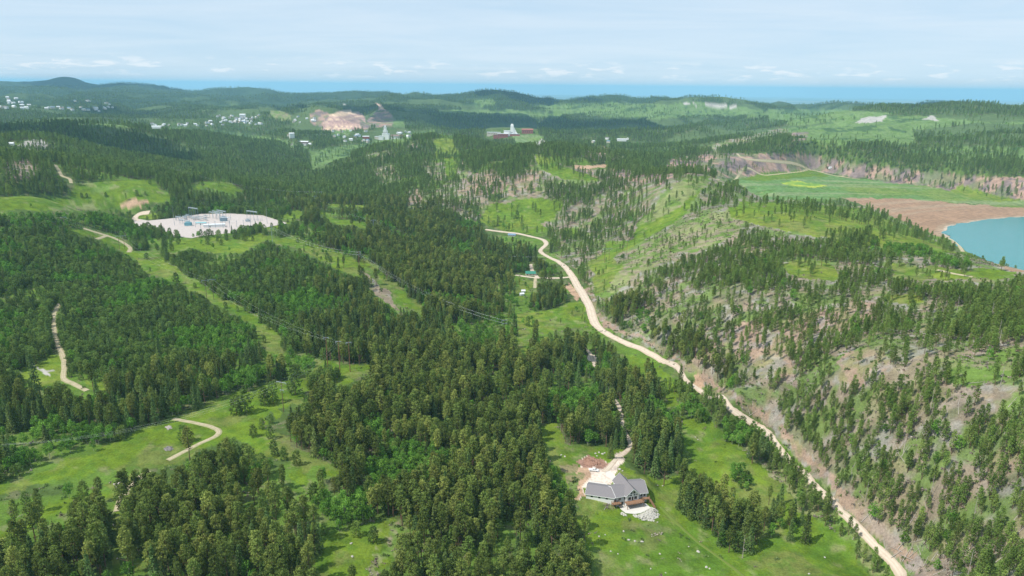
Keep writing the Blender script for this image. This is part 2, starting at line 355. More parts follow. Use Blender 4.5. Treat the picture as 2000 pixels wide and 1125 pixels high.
# --- mine dirt band and field behind the right hill
paint([(1290,345),(1310,310),(1400,298),(1560,300),(1700,325),(1850,340),(2110,350),(2110,425),(1900,385),(1700,350),(1590,333),(1430,348),(1340,340)], 5, .3)
paint([(1440,345),(1590,333),(1640,345),(1800,362),(1900,378),(2110,410),(2110,420),(2000,408),(1900,398),(1780,388),(1650,388),(1500,392),(1440,360)], 9, 0)
paint([(1500,335),(1590,333),(1620,342),(1560,348),(1480,352),(1440,350)], 1, 0)
paint([(1522,356),(1550,353),(1590,357),(1612,362),(1590,366),(1550,364)], 7, 0)
paint([(1640,387),(1780,388),(1900,400),(2110,410),(2110,560),(1950,520),(1840,465),(1700,405)], 8, 0)
paint([(1855,370),(1880,362),(1950,380),(2000,392),(1900,390)], 1, .05)
paint([(1450,285),(1520,268),(1600,275),(1700,285),(1800,290),(2110,290),(2110,335),(1850,325),(1700,310),(1600,303),(1480,298)], 0, 1.0)
paint([(1750,300),(1850,284),(2000,285),(2110,290),(2110,315),(1950,315),(1850,318)], 10, .35)
paint([(1370,295),(1450,268),(1520,252),(1600,243),(1700,226),(1800,226),(1950,240),(2110,225),(2110,262),(1950,255),(1850,262),(1780,285),(1640,285),(1520,268),(1450,285),(1400,295)], 10, .01)
paint([(1330,300),(1420,275),(1520,250),(1545,255),(1500,270),(1400,298)], 2, .1)
paint([(1540,260),(1580,258),(1575,272),(1545,275)], 5, .05)
paint([(1670,240),(1680,230),(1730,225),(1720,238)], 12, .0)
paint([(1800,232),(1820,224),(1832,236)], 12, .0)
paint([(1780,255),(1900,240),(2110,245),(2110,275),(1900,278),(1790,282)], 0, .9)
paint([(1040,205),(1180,200),(1300,203),(1300,232),(1180,228),(1080,220)], 10, .12)
paint([(1500,212),(1640,214),(1760,222),(1700,228),(1600,240),(1500,238)], 10, .02)
paint([(1300,230),(1300,205),(1345,198),(1440,206),(1520,222),(1500,230),(1400,228)], 10, .02)
paint([(1338,200),(1440,207),(1438,211),(1336,204)], 12, .0)
paint([(850,215),(1000,214),(1100,222),(1090,232),(1010,226),(860,222)], 10, .03)
paint([(920,195),(960,192),(970,205),(930,208)], 10, .35)
paint([(1200,212),(1300,210),(1360,222),(1220,224)], 10, .12)
paint([(1500,222),(1610,224),(1680,235),(1540,245)], 10, .1)
# knob by the mine
paint([(1000,264),(1040,262),(1065,268),(1050,285),(1010,290)], 9, .0)
paint([(1040,285),(1060,270),(1072,285),(1050,296)], 12, .1)
paint([(1130,300),(1180,285),(1200,300),(1240,310),(1200,320),(1150,312)], 5, .3)
paint([(1240,285),(1330,285),(1330,305),(1250,310),(1210,300)], 10, .5)
# red cuts
paint([(603,226),(618,214),(642,220),(650,235),(640,248),(610,245)], 5, 0)
paint([(630,238),(646,224),(660,217),(697,217),(712,228),(715,262),(690,262),(650,258),(630,252)], 11, 0)
paint([(700,228),(712,240),(733,218),(756,216),(774,233),(765,246),(725,250),(715,262),(705,250)], 5, 0)
paint([(730,200),(740,203),(752,214),(740,215)], 11, 0)
paint([(655,207),(680,202),(675,209)], 12, 0)
paint([(770,235),(790,232),(790,246),(765,248)], 10, 0)
# town
for q in ([(420,222),(510,222),(520,248),(400,248)], [(280,236),(420,230),(420,250),(290,250)], [(0,188),(70,188),(70,215),(0,216)], [(80,205),(240,205),(240,218),(80,222)], [(640,255),(745,252),(745,285),(655,285)], [(735,255),(800,252),(795,275),(740,278)]):
    paint(q, 0, .6)
paint([(528,215),(545,215),(570,226),(565,236),(540,235),(525,225)], 6, .05)
paint([(390,215),(480,210),(470,205),(400,207)], 10, .3)
paint([(655,255),(685,252),(680,265),(655,268)], 9, .1)
paint([(640,290),(690,285),(740,275),(700,290),(650,310)], 10, .4)
# --- open ground seen just behind the wooded crests
paint([(600,302),(640,287),(700,281),(740,274),(790,261),(850,254),(852,261),(780,277),(700,297),(650,315),(612,332)], 10, .08)
paint([(0,239),(150,236),(300,246),(450,256),(560,274),(640,298),(640,310),(560,285),(450,263),(300,252),(150,243),(0,250)], 10, .12)
# --- left hills
paint([(25,290),(50,275),(80,270),(105,285),(90,300),(50,300)], 12, .25)
paint([(115,283),(140,280),(150,290),(190,300),(180,310),(150,300),(120,295)], 10, .4)
paint([(0,320),(60,305),(90,330),(20,355)], 3, .9)
paint([(-100,388),(50,383),(138,388),(140,366),(190,352),(300,350),(312,372),(330,385),(322,395),(270,398),(240,408),(150,412),(60,410),(-100,412)], 1, .03)
paint([(295,350),(310,348),(312,352),(298,356)], 1, .2)
paint([(370,362),(390,355),(430,352),(460,362),(470,375),(440,378),(420,368),(380,372)], 1, .1)
paint([(165,370),(210,360),(230,364),(190,376)], 6, .0)
paint([(90,405),(150,400),(200,404),(190,412),(110,412)], 6, .0)
paint([(230,400),(260,388),(290,392),(270,402),(240,408)], 13, .1)
paint([(300,372),(330,370),(325,378)], 6, .0)
# --- corridors and clearings on the plateau
paint([(309,494),(320,510),(355,531),(391,556),(427,574),(473,599),(498,620),(526,645),(555,659),(556,690),(526,690),(508,670),(498,642),(473,620),(437,599),(402,581),(363,560),(341,549),(320,546),(291,535),(263,510),(252,496),(227,485),(199,471),(171,460),(135,447),(167,444),(195,451),(235,465),(258,483),(277,494)], 1, .015)
paint([(338,469),(387,465),(459,465),(470,480),(441,496),(416,496),(373,487),(320,492),(331,478)], 1, .03)
paint([(459,468),(500,455),(530,462),(508,475),(480,490),(441,496)], 1, .1)
paint([(555,460),(583,464),(640,485),(700,505),(705,545),(697,542),(661,524),(604,496),(533,471),(508,466)], 1, .05)
paint([(500,445),(560,437),(580,425),(600,412),(575,410),(540,420),(565,430),(540,450)], 1, .05)
paint([(708,494),(742,530),(778,565),(820,597),(850,626),(828,622),(792,598),(760,573),(721,526),(703,517)], 1, .02)
paint([(705,530),(720,540),(750,565),(790,612),(785,618),(750,590),(715,556)], 2, .12)
paint([(628,410),(643,425),(675,430),(721,437),(715,444),(660,438),(620,420)], 1, .05)
paint([(636,398),(721,400),(715,405),(640,406)], 1, .05)
paint([(265,427),(300,430),(330,424),(295,418),(285,416),(270,420)], 1, .2)
paint([(41,720),(85,709),(96,688),(117,690),(125,741),(85,757),(46,743)], 1, .0)
paint([(153,738),(199,745),(215,757),(178,761)], 1, .0)
paint([(60,705),(80,722),(110,716),(90,732)], 12, .0)
# left meadow strip
paint([(-100,985),(0,945),(28,938),(89,917),(142,896),(199,874),(256,853),(302,828),(338,812),(391,793),(437,771),(498,761),(533,746),(604,732),(611,702),(660,708),(735,712),(735,722),(700,742),(640,757),(597,762),(587,789),(547,796),(526,824),(533,839),(569,856),(587,885),(640,906),(668,926),(640,925),(604,908),(590,950),(575,945),(575,905),(533,896),(498,900),(491,878),(462,853),(427,867),(384,881),(355,903),(320,913),(228,913),(199,924),(89,940),(46,954),(0,972),(-100,1010)], 1, .0)
paint([(-100,1070),(0,1038),(100,985),(200,955),(262,926),(266,945),(200,975),(130,1000),(60,1030),(0,1060),(-100,1090)], 1, .5)
paint([(222,985),(240,985),(238,1125),(236,1225),(214,1225),(218,1050)], 1, .0)
paint([(263,1091),(299,1091),(295,1120),(256,1118)], 1, .1)
paint([(600,892),(643,908),(655,925),(610,905)], 1, 0)
paint([(621,1066),(653,1041),(696,1027),(717,1020),(778,1016),(771,1056),(780,1080),(756,1112),(717,1125),(700,1225),(630,1225),(618,1098)], 1, .02)
paint([(765,1025),(785,1020),(770,1060),(745,1100),(730,1150),(705,1150),(725,1100),(750,1060)], 6, 0)
# valley meadow
paint([(1012,613),(1059,606),(1112,590),(1133,590),(1147,613),(1157,637),(1130,640),(1095,640),(1070,652),(1055,640),(1034,663),(1029,690),(1010,690),(1012,640)], 1, .02)
paint([(1012,548),(1037,551),(1035,570),(1022,585),(1010,570)], 1, .05)
paint([(1100,445),(1130,445),(1140,460),(1105,460)], 1, .2)
paint([(1105,560),(1116,555),(1132,580),(1120,586),(1110,575)], 13, .0)
paint([(1142,692),(1160,690),(1163,706),(1150,710)], 4, .0)
# house meadow
HM = [(1051,832),(1059,864),(1073,896),(1098,935),(1115,960),(1133,999),(1119,1016),(1144,1056),(1155,1084),(1169,1125),(1180,1225),(1740,1225),(1687,1120),(1670,1095),(1655,1066),(1627,1034),(1584,1016),(1565,990),(1549,974),(1527,945),(1499,917),(1467,896),(1456,867),(1435,853),(1403,839),(1396,821),(1328,810),(1314,761),(1268,709),(1229,691),(1226,720),(1250,745),(1285,770),(1320,800),(1335,860),(1345,905),(1320,930),(1290,935),(1240,920),(1213,906),(1225,885),(1205,872),(1150,872),(1105,868),(1098,845),(1075,822)]
paint(HM, 1, .0)
paint([(1475,905),(1530,945),(1580,1010),(1640,1035),(1700,1120),(1745,1125),(1680,1050),(1600,970),(1560,925),(1490,860),(1465,870)], 6, .55)
paint([(1225,715),(1285,705),(1350,760),(1320,780),(1290,770),(1250,745)], 1, .25)
paint([(1097,908),(1133,905),(1140,950),(1130,968),(1118,960),(1103,929)], 14, 0)
paint([(1139,893),(1152,889),(1174,899),(1190,905),(1205,889),(1215,885),(1216,902),(1197,917),(1206,934),(1201,949),(1150,950),(1142,974),(1133,974),(1131,945)], 4, 0)
paint([(1136,897),(1154,889),(1174,900),(1188,906),(1180,913),(1160,908),(1140,912)], 15, 0)
paint([(1131,912),(1146,910),(1143,974),(1132,973)], 13, 0)
paint([(1160,973),(1190,975),(1200,990),(1190,995),(1175,985)], 6, 0)
# re-treed clumps (bases) inside the meadow
paint([(1310,950),(1345,935),(1375,965),(1440,1000),(1490,1035),(1470,1085),(1420,1085),(1375,1050),(1345,1005),(1310,985)], None, .8, 1, True)
paint([(1480,985),(1530,975),(1545,1010),(1580,1030),(1570,1050),(1530,1040),(1500,1010)], None, .6, 2, True)
paint([(1420,925),(1455,915),(1472,945),(1450,965),(1425,955)], None, .8, 3, True)
paint([(1322,805),(1345,790),(1385,805),(1398,822),(1360,826),(1330,822)], None, 1.4, 3, True)
paint([(1402,840),(1425,825),(1470,840),(1480,860),(1450,880),(1420,868)], None, 1.3, 3, True)
paint([(1458,895),(1480,885),(1512,905),(1500,922),(1470,912)], None, 1.2, 2, True)
paint([(1225,905),(1260,915),(1325,935),(1345,985),(1300,960),(1240,935)], None, .25, 1, True)
paint([(603,745),(640,730),(662,738),(655,752),(610,768)], None, 1.1, 0, True)
paint([(1015,607),(1050,600),(1055,640),(1020,650)], None, .4, 3, True)
ROADS = {
 'main': ([(948,448),(984,453),(1016,457),(1041,463),(1060,468),(1067,476),(1060,484),(1055,491),(1073,503),(1089,510),(1105,523),(1117,539),(1126,556),(1140,578),(1153,603),(1160,628),(1172,642),(1197,658),(1226,672),(1258,684),(1297,706),(1336,738),(1353,753),(1378,771),(1421,794),(1453,814),(1485,833),(1513,864),(1531,889),(1570,921),(1584,945),(1606,963),(1631,985),(1648,1006),(1682,1038),(1702,1059),(1727,1084),(1759,1116),(1795,1155),(1850,1215)],
          [7,7,7,7,7.5,7,6.5,6,6,6.5,7,8,8.6,8.4,8.2,8.5,6.6,5.3,4.9,4.6,4.3]+[3.5]*8+[3.2]*11),
}
def road_px(pts, wid):
    for (a, b), ww in zip(zip(pts[:-1], pts[1:]), wid):
        n_ = int(max(abs(b[0]-a[0]), abs(b[1]-a[1])))+1
        for t in np.linspace(0, 1, n_):
            yield a[0]+(b[0]-a[0])*t, a[1]+(b[1]-a[1])*t, ww
VM = (DN < .16) & ~FR & (yy > 300)
def vis_road(pts, wid, pad=2):
    for u, v, ww in road_px(pts, wid):
        if pad < 0: continue
        s = max(1, ww*FPX/max(220, 215/ max(.03, (v-150)/1386))/2)
        a, b = int(v-s*.6-pad), int(v+s*.6+pad); c, d = int(u+100-s-pad), int(u+100+s+pad)
        VM[max(a, 0):b+1, max(c, 0):d+1] = True
TRACKS = [
 ('dirt_track', 'pale dirt track curving at the top left corridor edge', [(163,446),(185,453),(206,459),(228,467),(245,476),(255,485),(251,493)], 5.0),
 ('dirt_track', 'short pale spur track joining the upper left track', [(188,467),(199,464),(208,460)], 4),
 ('dirt_track', 'tan dirt track winding through the left pine forest', [(117,592),(108,606),(106,627),(106,652),(114,677),(123,695),(126,713),(124,741),(140,747),(156,757),(171,763)], 3.8),
 ('dirt_track', 'pale dirt track looping through the lower left meadow', [(338,818),(391,828),(420,835),(432,843),(423,853),(391,865),(355,885),(327,899)], 3.3),
 ('dirt_track', 'pale track fragment between tall pines at lower left', [(290,920),(275,930),(262,943),(245,962),(233,981),(229,999)], 3.6),
 ('dirt_track', 'access track leading to the gravel pad of the substation', [(292,415),(275,417),(266,421),(263,427),(272,431)], 8),
 ('dirt_track', 'side road meeting the valley road near the green roof', [(1114,541),(1090,543),(1062,543),(1041,542),(1019,539),(1007,537)], 5),
 ('dirt_track', 'short drive running up past the green roofed cabin', [(1050,542),(1042,532),(1037,523),(1037,516)], 4.5),
 ('dirt_track', 'short drive running down from the side road', [(1046,543),(1045,552),(1045,563)], 4),
 ('driveway', 'sandy driveway leading down through spruces to the house yard', [(1147,652),(1137,674),(1151,688),(1158,704),(1175,740),(1201,782),(1210,795),(1216,830),(1222,850),(1233,864),(1229,878),(1211,890),(1195,908),(1180,922)], 3.0),
 ('dirt_track', 'pale road along the far edge of the reservoir field', [(1400,352),(1440,346),(1500,342),(1560,336),(1588,333),(1630,343),(1680,350)], 6),
 ('dirt_track', 'dirt road climbing the benches beyond the field', [(1440,300),(1450,308),(1480,313),(1560,322),(1590,333)], 6),
 ('dirt_track', 'pale shoreline road above the turquoise water', [(1846,463),(1862,470),(1872,478),(1881,492)], 5),
 ('dirt_track', 'pale track on the hilltop meadow at right', [(1830,527),(1860,534),(1900,541)], 3.5),
 ('dirt_track', 'faint two wheel path crossing the house meadow', [(1290,990),(1330,1030),(1380,1072),(1420,1100),(1470,1140)], 1.6),
 ('dirt_track', 'pale track on the dark hill at upper left', [(108,322),(116,335),(122,345),(136,348),(139,358)], 5),
]
vis_road(ROADS['main'][0][:22], ROADS['main'][1]); vis_road(ROADS['main'][0][24:27], ROADS['main'][1][24:27], 0); vis_road(ROADS["main"][0][36:], ROADS["main"][1][36:], 0)
vis_road([(262,943),(252,955)], [2]*2, 0); vis_road([(233,981),(229,999)], [2]*2, 1)
for t in TRACKS[:4]+TRACKS[5:9]+TRACKS[10:]: vis_road(t[2], [t[3]]*len(t[2]), 1)
vis_road(TRACKS[9][2][2:4], [4]*6, 0); vis_road([(1200,781),(1208,794)], [4]*2, 0); vis_road(TRACKS[9][2][9:], [4]*6, 1)
def lut(R, u, v):
    return R[np.clip(v, 0, PH-1).astype(int), np.clip(u+100, 0, PW-1).astype(int)]

# ------------------------------------------------------------------ materials
def mat(name): 
    m = bpy.data.materials.new(name); m.use_nodes = True; t = m.node_tree
    return m, t, t.nodes['Principled BSDF']
def flat(name, col, rough=.8, metal=0, var=.12, scale=1.5, spec=.3):
    m, t, b = mat(name); g = N(t, 'ShaderNodeTexCoord')
    f = noise(t, g.outputs['Object'], scale, 4)
    c = mix(t, f, tuple(x*(1-var) for x in col), tuple(min(1, x*(1+var)) for x in col)); L(t, c, b.inputs['Base Color'])
    b.inputs['Roughness'].default_value = rough; b.inputs['Metallic'].default_value = metal
    b.inputs['Specular IOR Level'].default_value = spec
    return m
def foliage(name, dark, light, yellow, trans=.25, clump=.45):
    m, t, b = mat(name); t.nodes.remove(b)
    oi = N(t, 'ShaderNodeObjectInfo'); g = N(t, 'ShaderNodeTexCoord')
    n_ = noise(t, g.outputs['Object'], clump, 3, .6)
    c = mix(t, ramp(t, n_, [(.3, 0.0), (.7, 1.0)]), dark, light)
    c = mix(t, ramp(t, oi.outputs['Random'], [(.0, .0), (.6, .10), (1.0, .6)]), c, yellow)
    rr = N(t, 'ShaderNodeMath', operation='FRACT'); L(t, mth(t, 'MULTIPLY', oi.outputs['Random'], 17.3), rr.inputs[0])
    hsv = N(t, 'ShaderNodeHueSaturation'); L(t, c, hsv.inputs['Color']); L(t, mth(t, 'MULTIPLY_ADD', rr.outputs[0], .75, .62), hsv.inputs['Value'])
    d = N(t, 'ShaderNodeBsdfDiffuse'); tr = N(t, 'ShaderNodeBsdfTranslucent'); L(t, hsv.outputs[0], d.inputs[0]); L(t, hsv.outputs[0], tr.inputs[0])
    ms = N(t, 'ShaderNodeMixShader'); ms.inputs[0].default_value = trans; L(t, d.outputs[0], ms.inputs[1]); L(t, tr.outputs[0], ms.inputs[2])
    L(t, ms.outputs[0], t.nodes['Material Output'].inputs[0]); return m
MF = {
 'young': foliage('young_pine_needles', (0.099, 0.168, 0.042), (0.180, 0.273, 0.064), (0.232, 0.302, 0.070), .32),
 'tall': foliage('pine_needles', (0.104, 0.162, 0.037), (0.209, 0.273, 0.064), (0.348, 0.360, 0.093), .32),
 'hill': foliage('hill_pine_needles', (0.110, 0.186, 0.042), (0.203, 0.296, 0.067), (0.255, 0.313, 0.081), .32),
 'spruce': foliage('spruce_needles', (0.093, 0.162, 0.053), (0.168, 0.255, 0.079), (0.244, 0.278, 0.081), .32),
 'leaf': foliage('broadleaf_leaves', (0.099, 0.220, 0.032), (0.162, 0.325, 0.052), (0.209, 0.348, 0.058), .3),
}
M_BARK = flat('pine_bark', (.16, .10, .065), .9, var=.4, scale=3)
M_ASPENBARK = flat('aspen_bark', (.42, .40, .34), .8, var=.3, scale=3)
M_DEAD = flat('dead_wood', (.38, .34, .30), .9, var=.3, scale=2)
M_ROCK = flat('boulder_stone', (.42, .39, .35), .9, var=.35, scale=1.2)

# ground
PAL = np.array([(.070,.110,.030),(.115,.178,.018),(.165,.168,.095),(.285,.205,.15),(.60,.50,.42),(.20,.155,.145),(.19,.215,.085),(.34,.38,.05),(.30,.215,.145),(.12,.21,.07),(.135,.20,.07),(.42,.28,.235),(.36,.34,.31),(.40,.27,.18),(.22,.19,.10),(.27,.16,.12)])
def terrain():
    X = GX.ravel(); Y = GY.ravel(); Z = GZ.ravel(); D = Rr.ravel()
    u, v = project(X, Y, Z)
    front = Y > 30
    ju = (fbm(X/14, Y/14, 3, 91)-.5)*5; jv = (fbm(X/14, Y/14, 3, 95)-.5)*3
    c = lut(CL, u+ju, v+jv); c = np.where(front, c, 0)
    ok = (u > -100) & (u < 2100) & (v < 1225)
    c = np.where(ok | ~front, c, 0)
    vis = visible(X, Y, Z, .004)
    c = np.where(vis | (D < 400), c, 0)
    dens = lut(DN, u, v)
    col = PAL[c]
    n1 = fbm(X/22, Y/22, 4, 101); n2 = fbm(X/7, Y/7, 3, 105); n3 = fbm(X/160, Y/160, 3, 109)
    def bl(mask, a, k): 
        k = (k*mask)[:, None]; return col*(1-k)+np.array(a)*k
    # scrub slope: grass, soil and grey litter in patches
    m2 = (c == 2)
    col = bl(m2, (.225,.18,.135), sstep(.47, .60, n1)*.85)
    col = bl(m2, (.26,.25,.22), sstep(.50, .64, n2)*.75)
    col = bl(m2, (.115,.18,.04), sstep(.48, .60, fbm(X/17, Y/17, 4, 120))*.85)
    m3 = (c == 3)
    col = bl(m3, (.15,.175,.06), sstep(.52, .62, fbm(X/14, Y/14, 4, 123))*.6)
    col = bl(m3, (.27,.255,.235), sstep(.50, .62, fbm(X/11, Y/11, 3, 127))*.6)
    col = bl(m2 | m3, (.29,.215,.155), sstep(.60, .68, fbm(X/19, Y/19, 3, 129))*.5)
    m1 = (c == 1) | (c == 9)
    col = bl(m1, (.19,.225,.04), sstep(.50, .72, n3)*.6)
    col = bl(m1, (.07,.15,.018), sstep(.52, .70, n1)*.6)
    col = bl(m1, (.25,.24,.12), sstep(.60, .75, n2*.6+n1*.4)*.55)
    col = bl(m1 & (D < 900), (.16,.165,.06), sstep(.50, .62, fbm(X/22, Y/22, 4, 117))*.55)
    col = bl(c == 9, (.21,.25,.13), sstep(.48, .66, fbm(X/190+Y/60, Y/22, 4, 119))*.75)
    col = bl(m1, (.065,.135,.018), sstep(.50, .66, fbm(X/5, Y/5, 3, 139))*.5)
    m6 = (c == 6)
    col = bl(m6, (.11,.185,.035), sstep(.46, .58, n1)*.9)
    col = bl(m6, (.25,.20,.15), sstep(.56, .68, n2*.5+n3*.5)*.8)
    m14 = (c == 14) | (c == 10)
    col = bl(m14, (.10,.17,.035), sstep(.48, .56, n2)*.8)
    m10 = (c == 10)
    col = bl(m10, (.045,.085,.03), sstep(.55, .62, n3*.5+n1*.5)*.8)
    mf = (c == 0)
    col = bl(mf & (D < 1700), (.10,.175,.026), sstep(.57, .62, fbm(X/55, Y/55, 3, 309))*.85)
    m7 = (c == 7)
    col = bl(m7, (.12,.24,.05), sstep(.40, .62, fbm(X/22, Y/22, 3, 177))*.9)
    col = bl(mf, (.10,.16,.03), sstep(.50, .66, n1)*.55)
    col = bl(mf, (.20,.17,.11), sstep(.60, .70, n2)*.4)
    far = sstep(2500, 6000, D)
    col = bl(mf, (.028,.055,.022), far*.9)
    thn = fbm(X/300, Y/300, 4, 315); thr = .345+.095*sstep(.02, .4, np.arctan2(X, Y))
    openf = mf & (D > 1900)
    col = bl(openf, (.085,.125,.045), (1-sstep(thr, thr+.07, thn))*sstep(1900, 2600, D)*.9*(1-.85*sstep(5000, 7500, D)))
    m5 = (c == 5)
    col = bl(m5, (.40,.26,.19), sstep(.50, .6, n1)*.7); col = bl(m5, (.13,.17,.07), sstep(.52, .6, fbm(X/30, Y/30, 3, 131))*.7)
    m11 = (c == 11)
    st = fbm(X/300, Z/9+Y/900, 3, 140)
    col = bl(m11, (.27,.17,.17), sstep(.42, .56, st)); col = bl(m11, (.60,.44,.31), sstep(.54, .66, st)*.9); col = bl(m11, (.24,.18,.19), sstep(20, -6, Z)*0+(Z < 12)*.7)
    # the plain far out: farmland and dry grass
    m = D > 15000
    pn = fbm(X/2600, Y/2600, 3, 151)
    pc = np.array((.10,.13,.05))*(1-sstep(.4, .6, pn))[:, None]+np.array((.26,.24,.13))*sstep(.4, .6, pn)[:, None]
    col[m] = pc[m]
    # shore rings
    dl = polydist(X, Y, LAKEW)
    m8 = (c == 8) | (c == 9)
    col = bl((c == 8), (.27,.15,.09), sstep(.45, .6, vnoise(dl/9, X/400, 160))*.5)
    col = bl(m8, (.42,.36,.29), (1-sstep(1, 4.5, dl))*.8)
    nv = len(X); me = bpy.data.meshes.new('terrain')
    me.vertices.add(nv+1)
    co = np.empty((nv+1, 3), np.float32); co[:nv, 0] = X; co[:nv, 1] = Y; co[:nv, 2] = Z; co[nv] = (0, 0, 15)
    me.vertices.foreach_set('co', co.ravel())
    i, j = np.meshgrid(np.arange(NR-1), np.arange(NT-1), indexing='ij'); a = (i*NT+j).ravel()
    q = np.c_[a, a+NT, a+NT+1, a+1][:, ::-1]
    q = q[:, ::-1]
    jj = np.arange(NT-1); tri = np.c_[np.full(NT-1, nv), jj, jj+1]
    nq = len(q); ntri = len(tri)
    me.loops.add(nq*4+ntri*3); me.polygons.add(nq+ntri)
    me.loops.foreach_set('vertex_index', np.concatenate([q[:, ::-1].ravel(), tri[:, ::-1].ravel()]).astype(np.int32))
    me.polygons.foreach_set('loop_start', np.concatenate([np.arange(nq)*4, nq*4+np.arange(ntri)*3]).astype(np.int32))
    me.update(calc_edges=True); me.validate()
    at = me.color_attributes.new('cover', 'FLOAT_COLOR', 'POINT')
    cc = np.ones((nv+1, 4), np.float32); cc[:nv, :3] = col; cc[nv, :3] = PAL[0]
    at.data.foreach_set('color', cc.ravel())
    me.polygons.foreach_set('use_smooth', np.ones(nq+ntri, bool))
    m, t, b = mat('ground_cover')
    g = N(t, 'ShaderNodeNewGeometry'); A_ = N(t, 'ShaderNodeAttribute', attribute_name='cover')
    f1 = noise(t, g.outputs['Position'], .9, 5, .65); f2 = noise(t, g.outputs['Position'], .12, 5, .6); f3 = noise(t, g.outputs['Position'], .02, 4, .6)
    f = mth(t, 'ADD', mth(t, 'MULTIPLY', f1, .9), mth(t, 'ADD', mth(t, 'MULTIPLY', f2, .9), mth(t, 'MULTIPLY', f3, .5)))
    f = mth(t, 'MULTIPLY_ADD', f, 1.5, -.70)
    c_ = N(t, 'ShaderNodeVectorMath', operation='SCALE'); L(t, A_.outputs['Color'], c_.inputs[0]); L(t, f, c_.inputs['Scale'])
    L(t, c_.outputs[0], b.inputs['Base Color']); b.inputs['Roughness'].default_value = 1; b.inputs['Specular IOR Level'].default_value = .05
    bp = N(t, 'ShaderNodeBump'); bp.inputs['Strength'].default_value = .6; bp.inputs['Distance'].default_value = .8
    L(t, mth(t, 'ADD', f1, f2), bp.inputs['Height']); L(t, bp.outputs[0], b.inputs['Normal'])
    me.materials.append(m)
    o = bpy.data.objects.new('terrain', me); COL.objects.link(o); o['kind'] = 'structure'
terrain()

# ------------------------------------------------------------------ mesh builder
class MB:
    def __init__(s): s.v = []; s.f = []
    def add(s, v, f):
        k = len(s.v); s.v += [tuple(map(float, p)) for p in v]; s.f += [tuple(i+k for i in q) for q in f]; return s
    def box(s, x0, y0, z0, x1, y1, z1):
        return s.add([(x0,y0,z0),(x1,y0,z0),(x1,y1,z0),(x0,y1,z0),(x0,y0,z1),(x1,y0,z1),(x1,y1,z1),(x0,y1,z1)],
                     [(0,3,2,1),(4,5,6,7),(0,1,5,4),(1,2,6,5),(2,3,7,6),(3,0,4,7)])
    def tube(s, p, q, r0, r1=None, n=6):
        r1 = r0 if r1 is None else r1; p = np.array(p, float); q = np.array(q, float); d = q-p; d /= np.linalg.norm(d)+1e-9
        a = np.cross(d, (0, 0, 1) if abs(d[2]) < .9 else (1, 0, 0)); a /= np.linalg.norm(a); b = np.cross(d, a)
        vs = [p+r0*(a*math.cos(2*math.pi*k/n)+b*math.sin(2*math.pi*k/n)) for k in range(n)]+[q+r1*(a*math.cos(2*math.pi*k/n)+b*math.sin(2*math.pi*k/n)) for k in range(n)]
        return s.add(vs, [(k, (k+1) % n, n+(k+1) % n, n+k) for k in range(n)]+[tuple(range(n))[::-1], tuple(range(n, 2*n))])
    def build(s, name, m, parent=None, loc=None, rz=0, smooth=False):
        me = bpy.data.meshes.new(name); me.from_pydata(s.v, [], s.f); me.update()
        if m: me.materials.append(m)
        if smooth: me.polygons.foreach_set('use_smooth', np.ones(len(me.polygons), bool))
        o = bpy.data.objects.new(name, me); COL.objects.link(o)
        if parent: o.parent = parent
        if loc is not None: o.location = loc; o.rotation_euler.z = rz
        return o
def tag(o, label, cat, group=None):
    o['label'] = label; o['category'] = cat
    if group: o['group'] = group
    return o
def empty(name, loc, label, cat, group=None, rz=0):
    o = bpy.data.objects.new(name, None); COL.objects.link(o); o.location = loc; o.rotation_euler.z = rz
    return tag(o, label, cat, group)

# ------------------------------------------------------------------ roads
def gravel_mat(name, a, b_, dirt):
    m, t, b = mat(name); g = N(t, 'ShaderNodeNewGeometry')
    f1 = noise(t, g.outputs['Position'], .35, 5, .6); f2 = noise(t, g.outputs['Position'], 2.5, 4, .7)
    c = mix(t, f2, a, b_); c = mix(t, ramp(t, f1, [(.48, 0.0), (.7, .75)]), c, dirt)
    wr_ = N(t, 'ShaderNodeAttribute', attribute_name='wear'); c = mix(t, mth(t, 'MULTIPLY', wr_.outputs['Fac'], ramp(t, f2, [(.3, .5), (.7, 1.0)])), c, dirt); L(t, c, b.inputs['Base Color'])
    b.inputs['Roughness'].default_value = .95; b.inputs['Specular IOR Level'].default_value = .1
    return m
M_ROAD = gravel_mat('pale_gravel', (.50, .42, .33), (.60, .52, .425), (.40, .31, .23))
M_TRACK = gravel_mat('track_dirt', (.40, .33, .225), (.50, .42, .30), (.24, .24, .11))
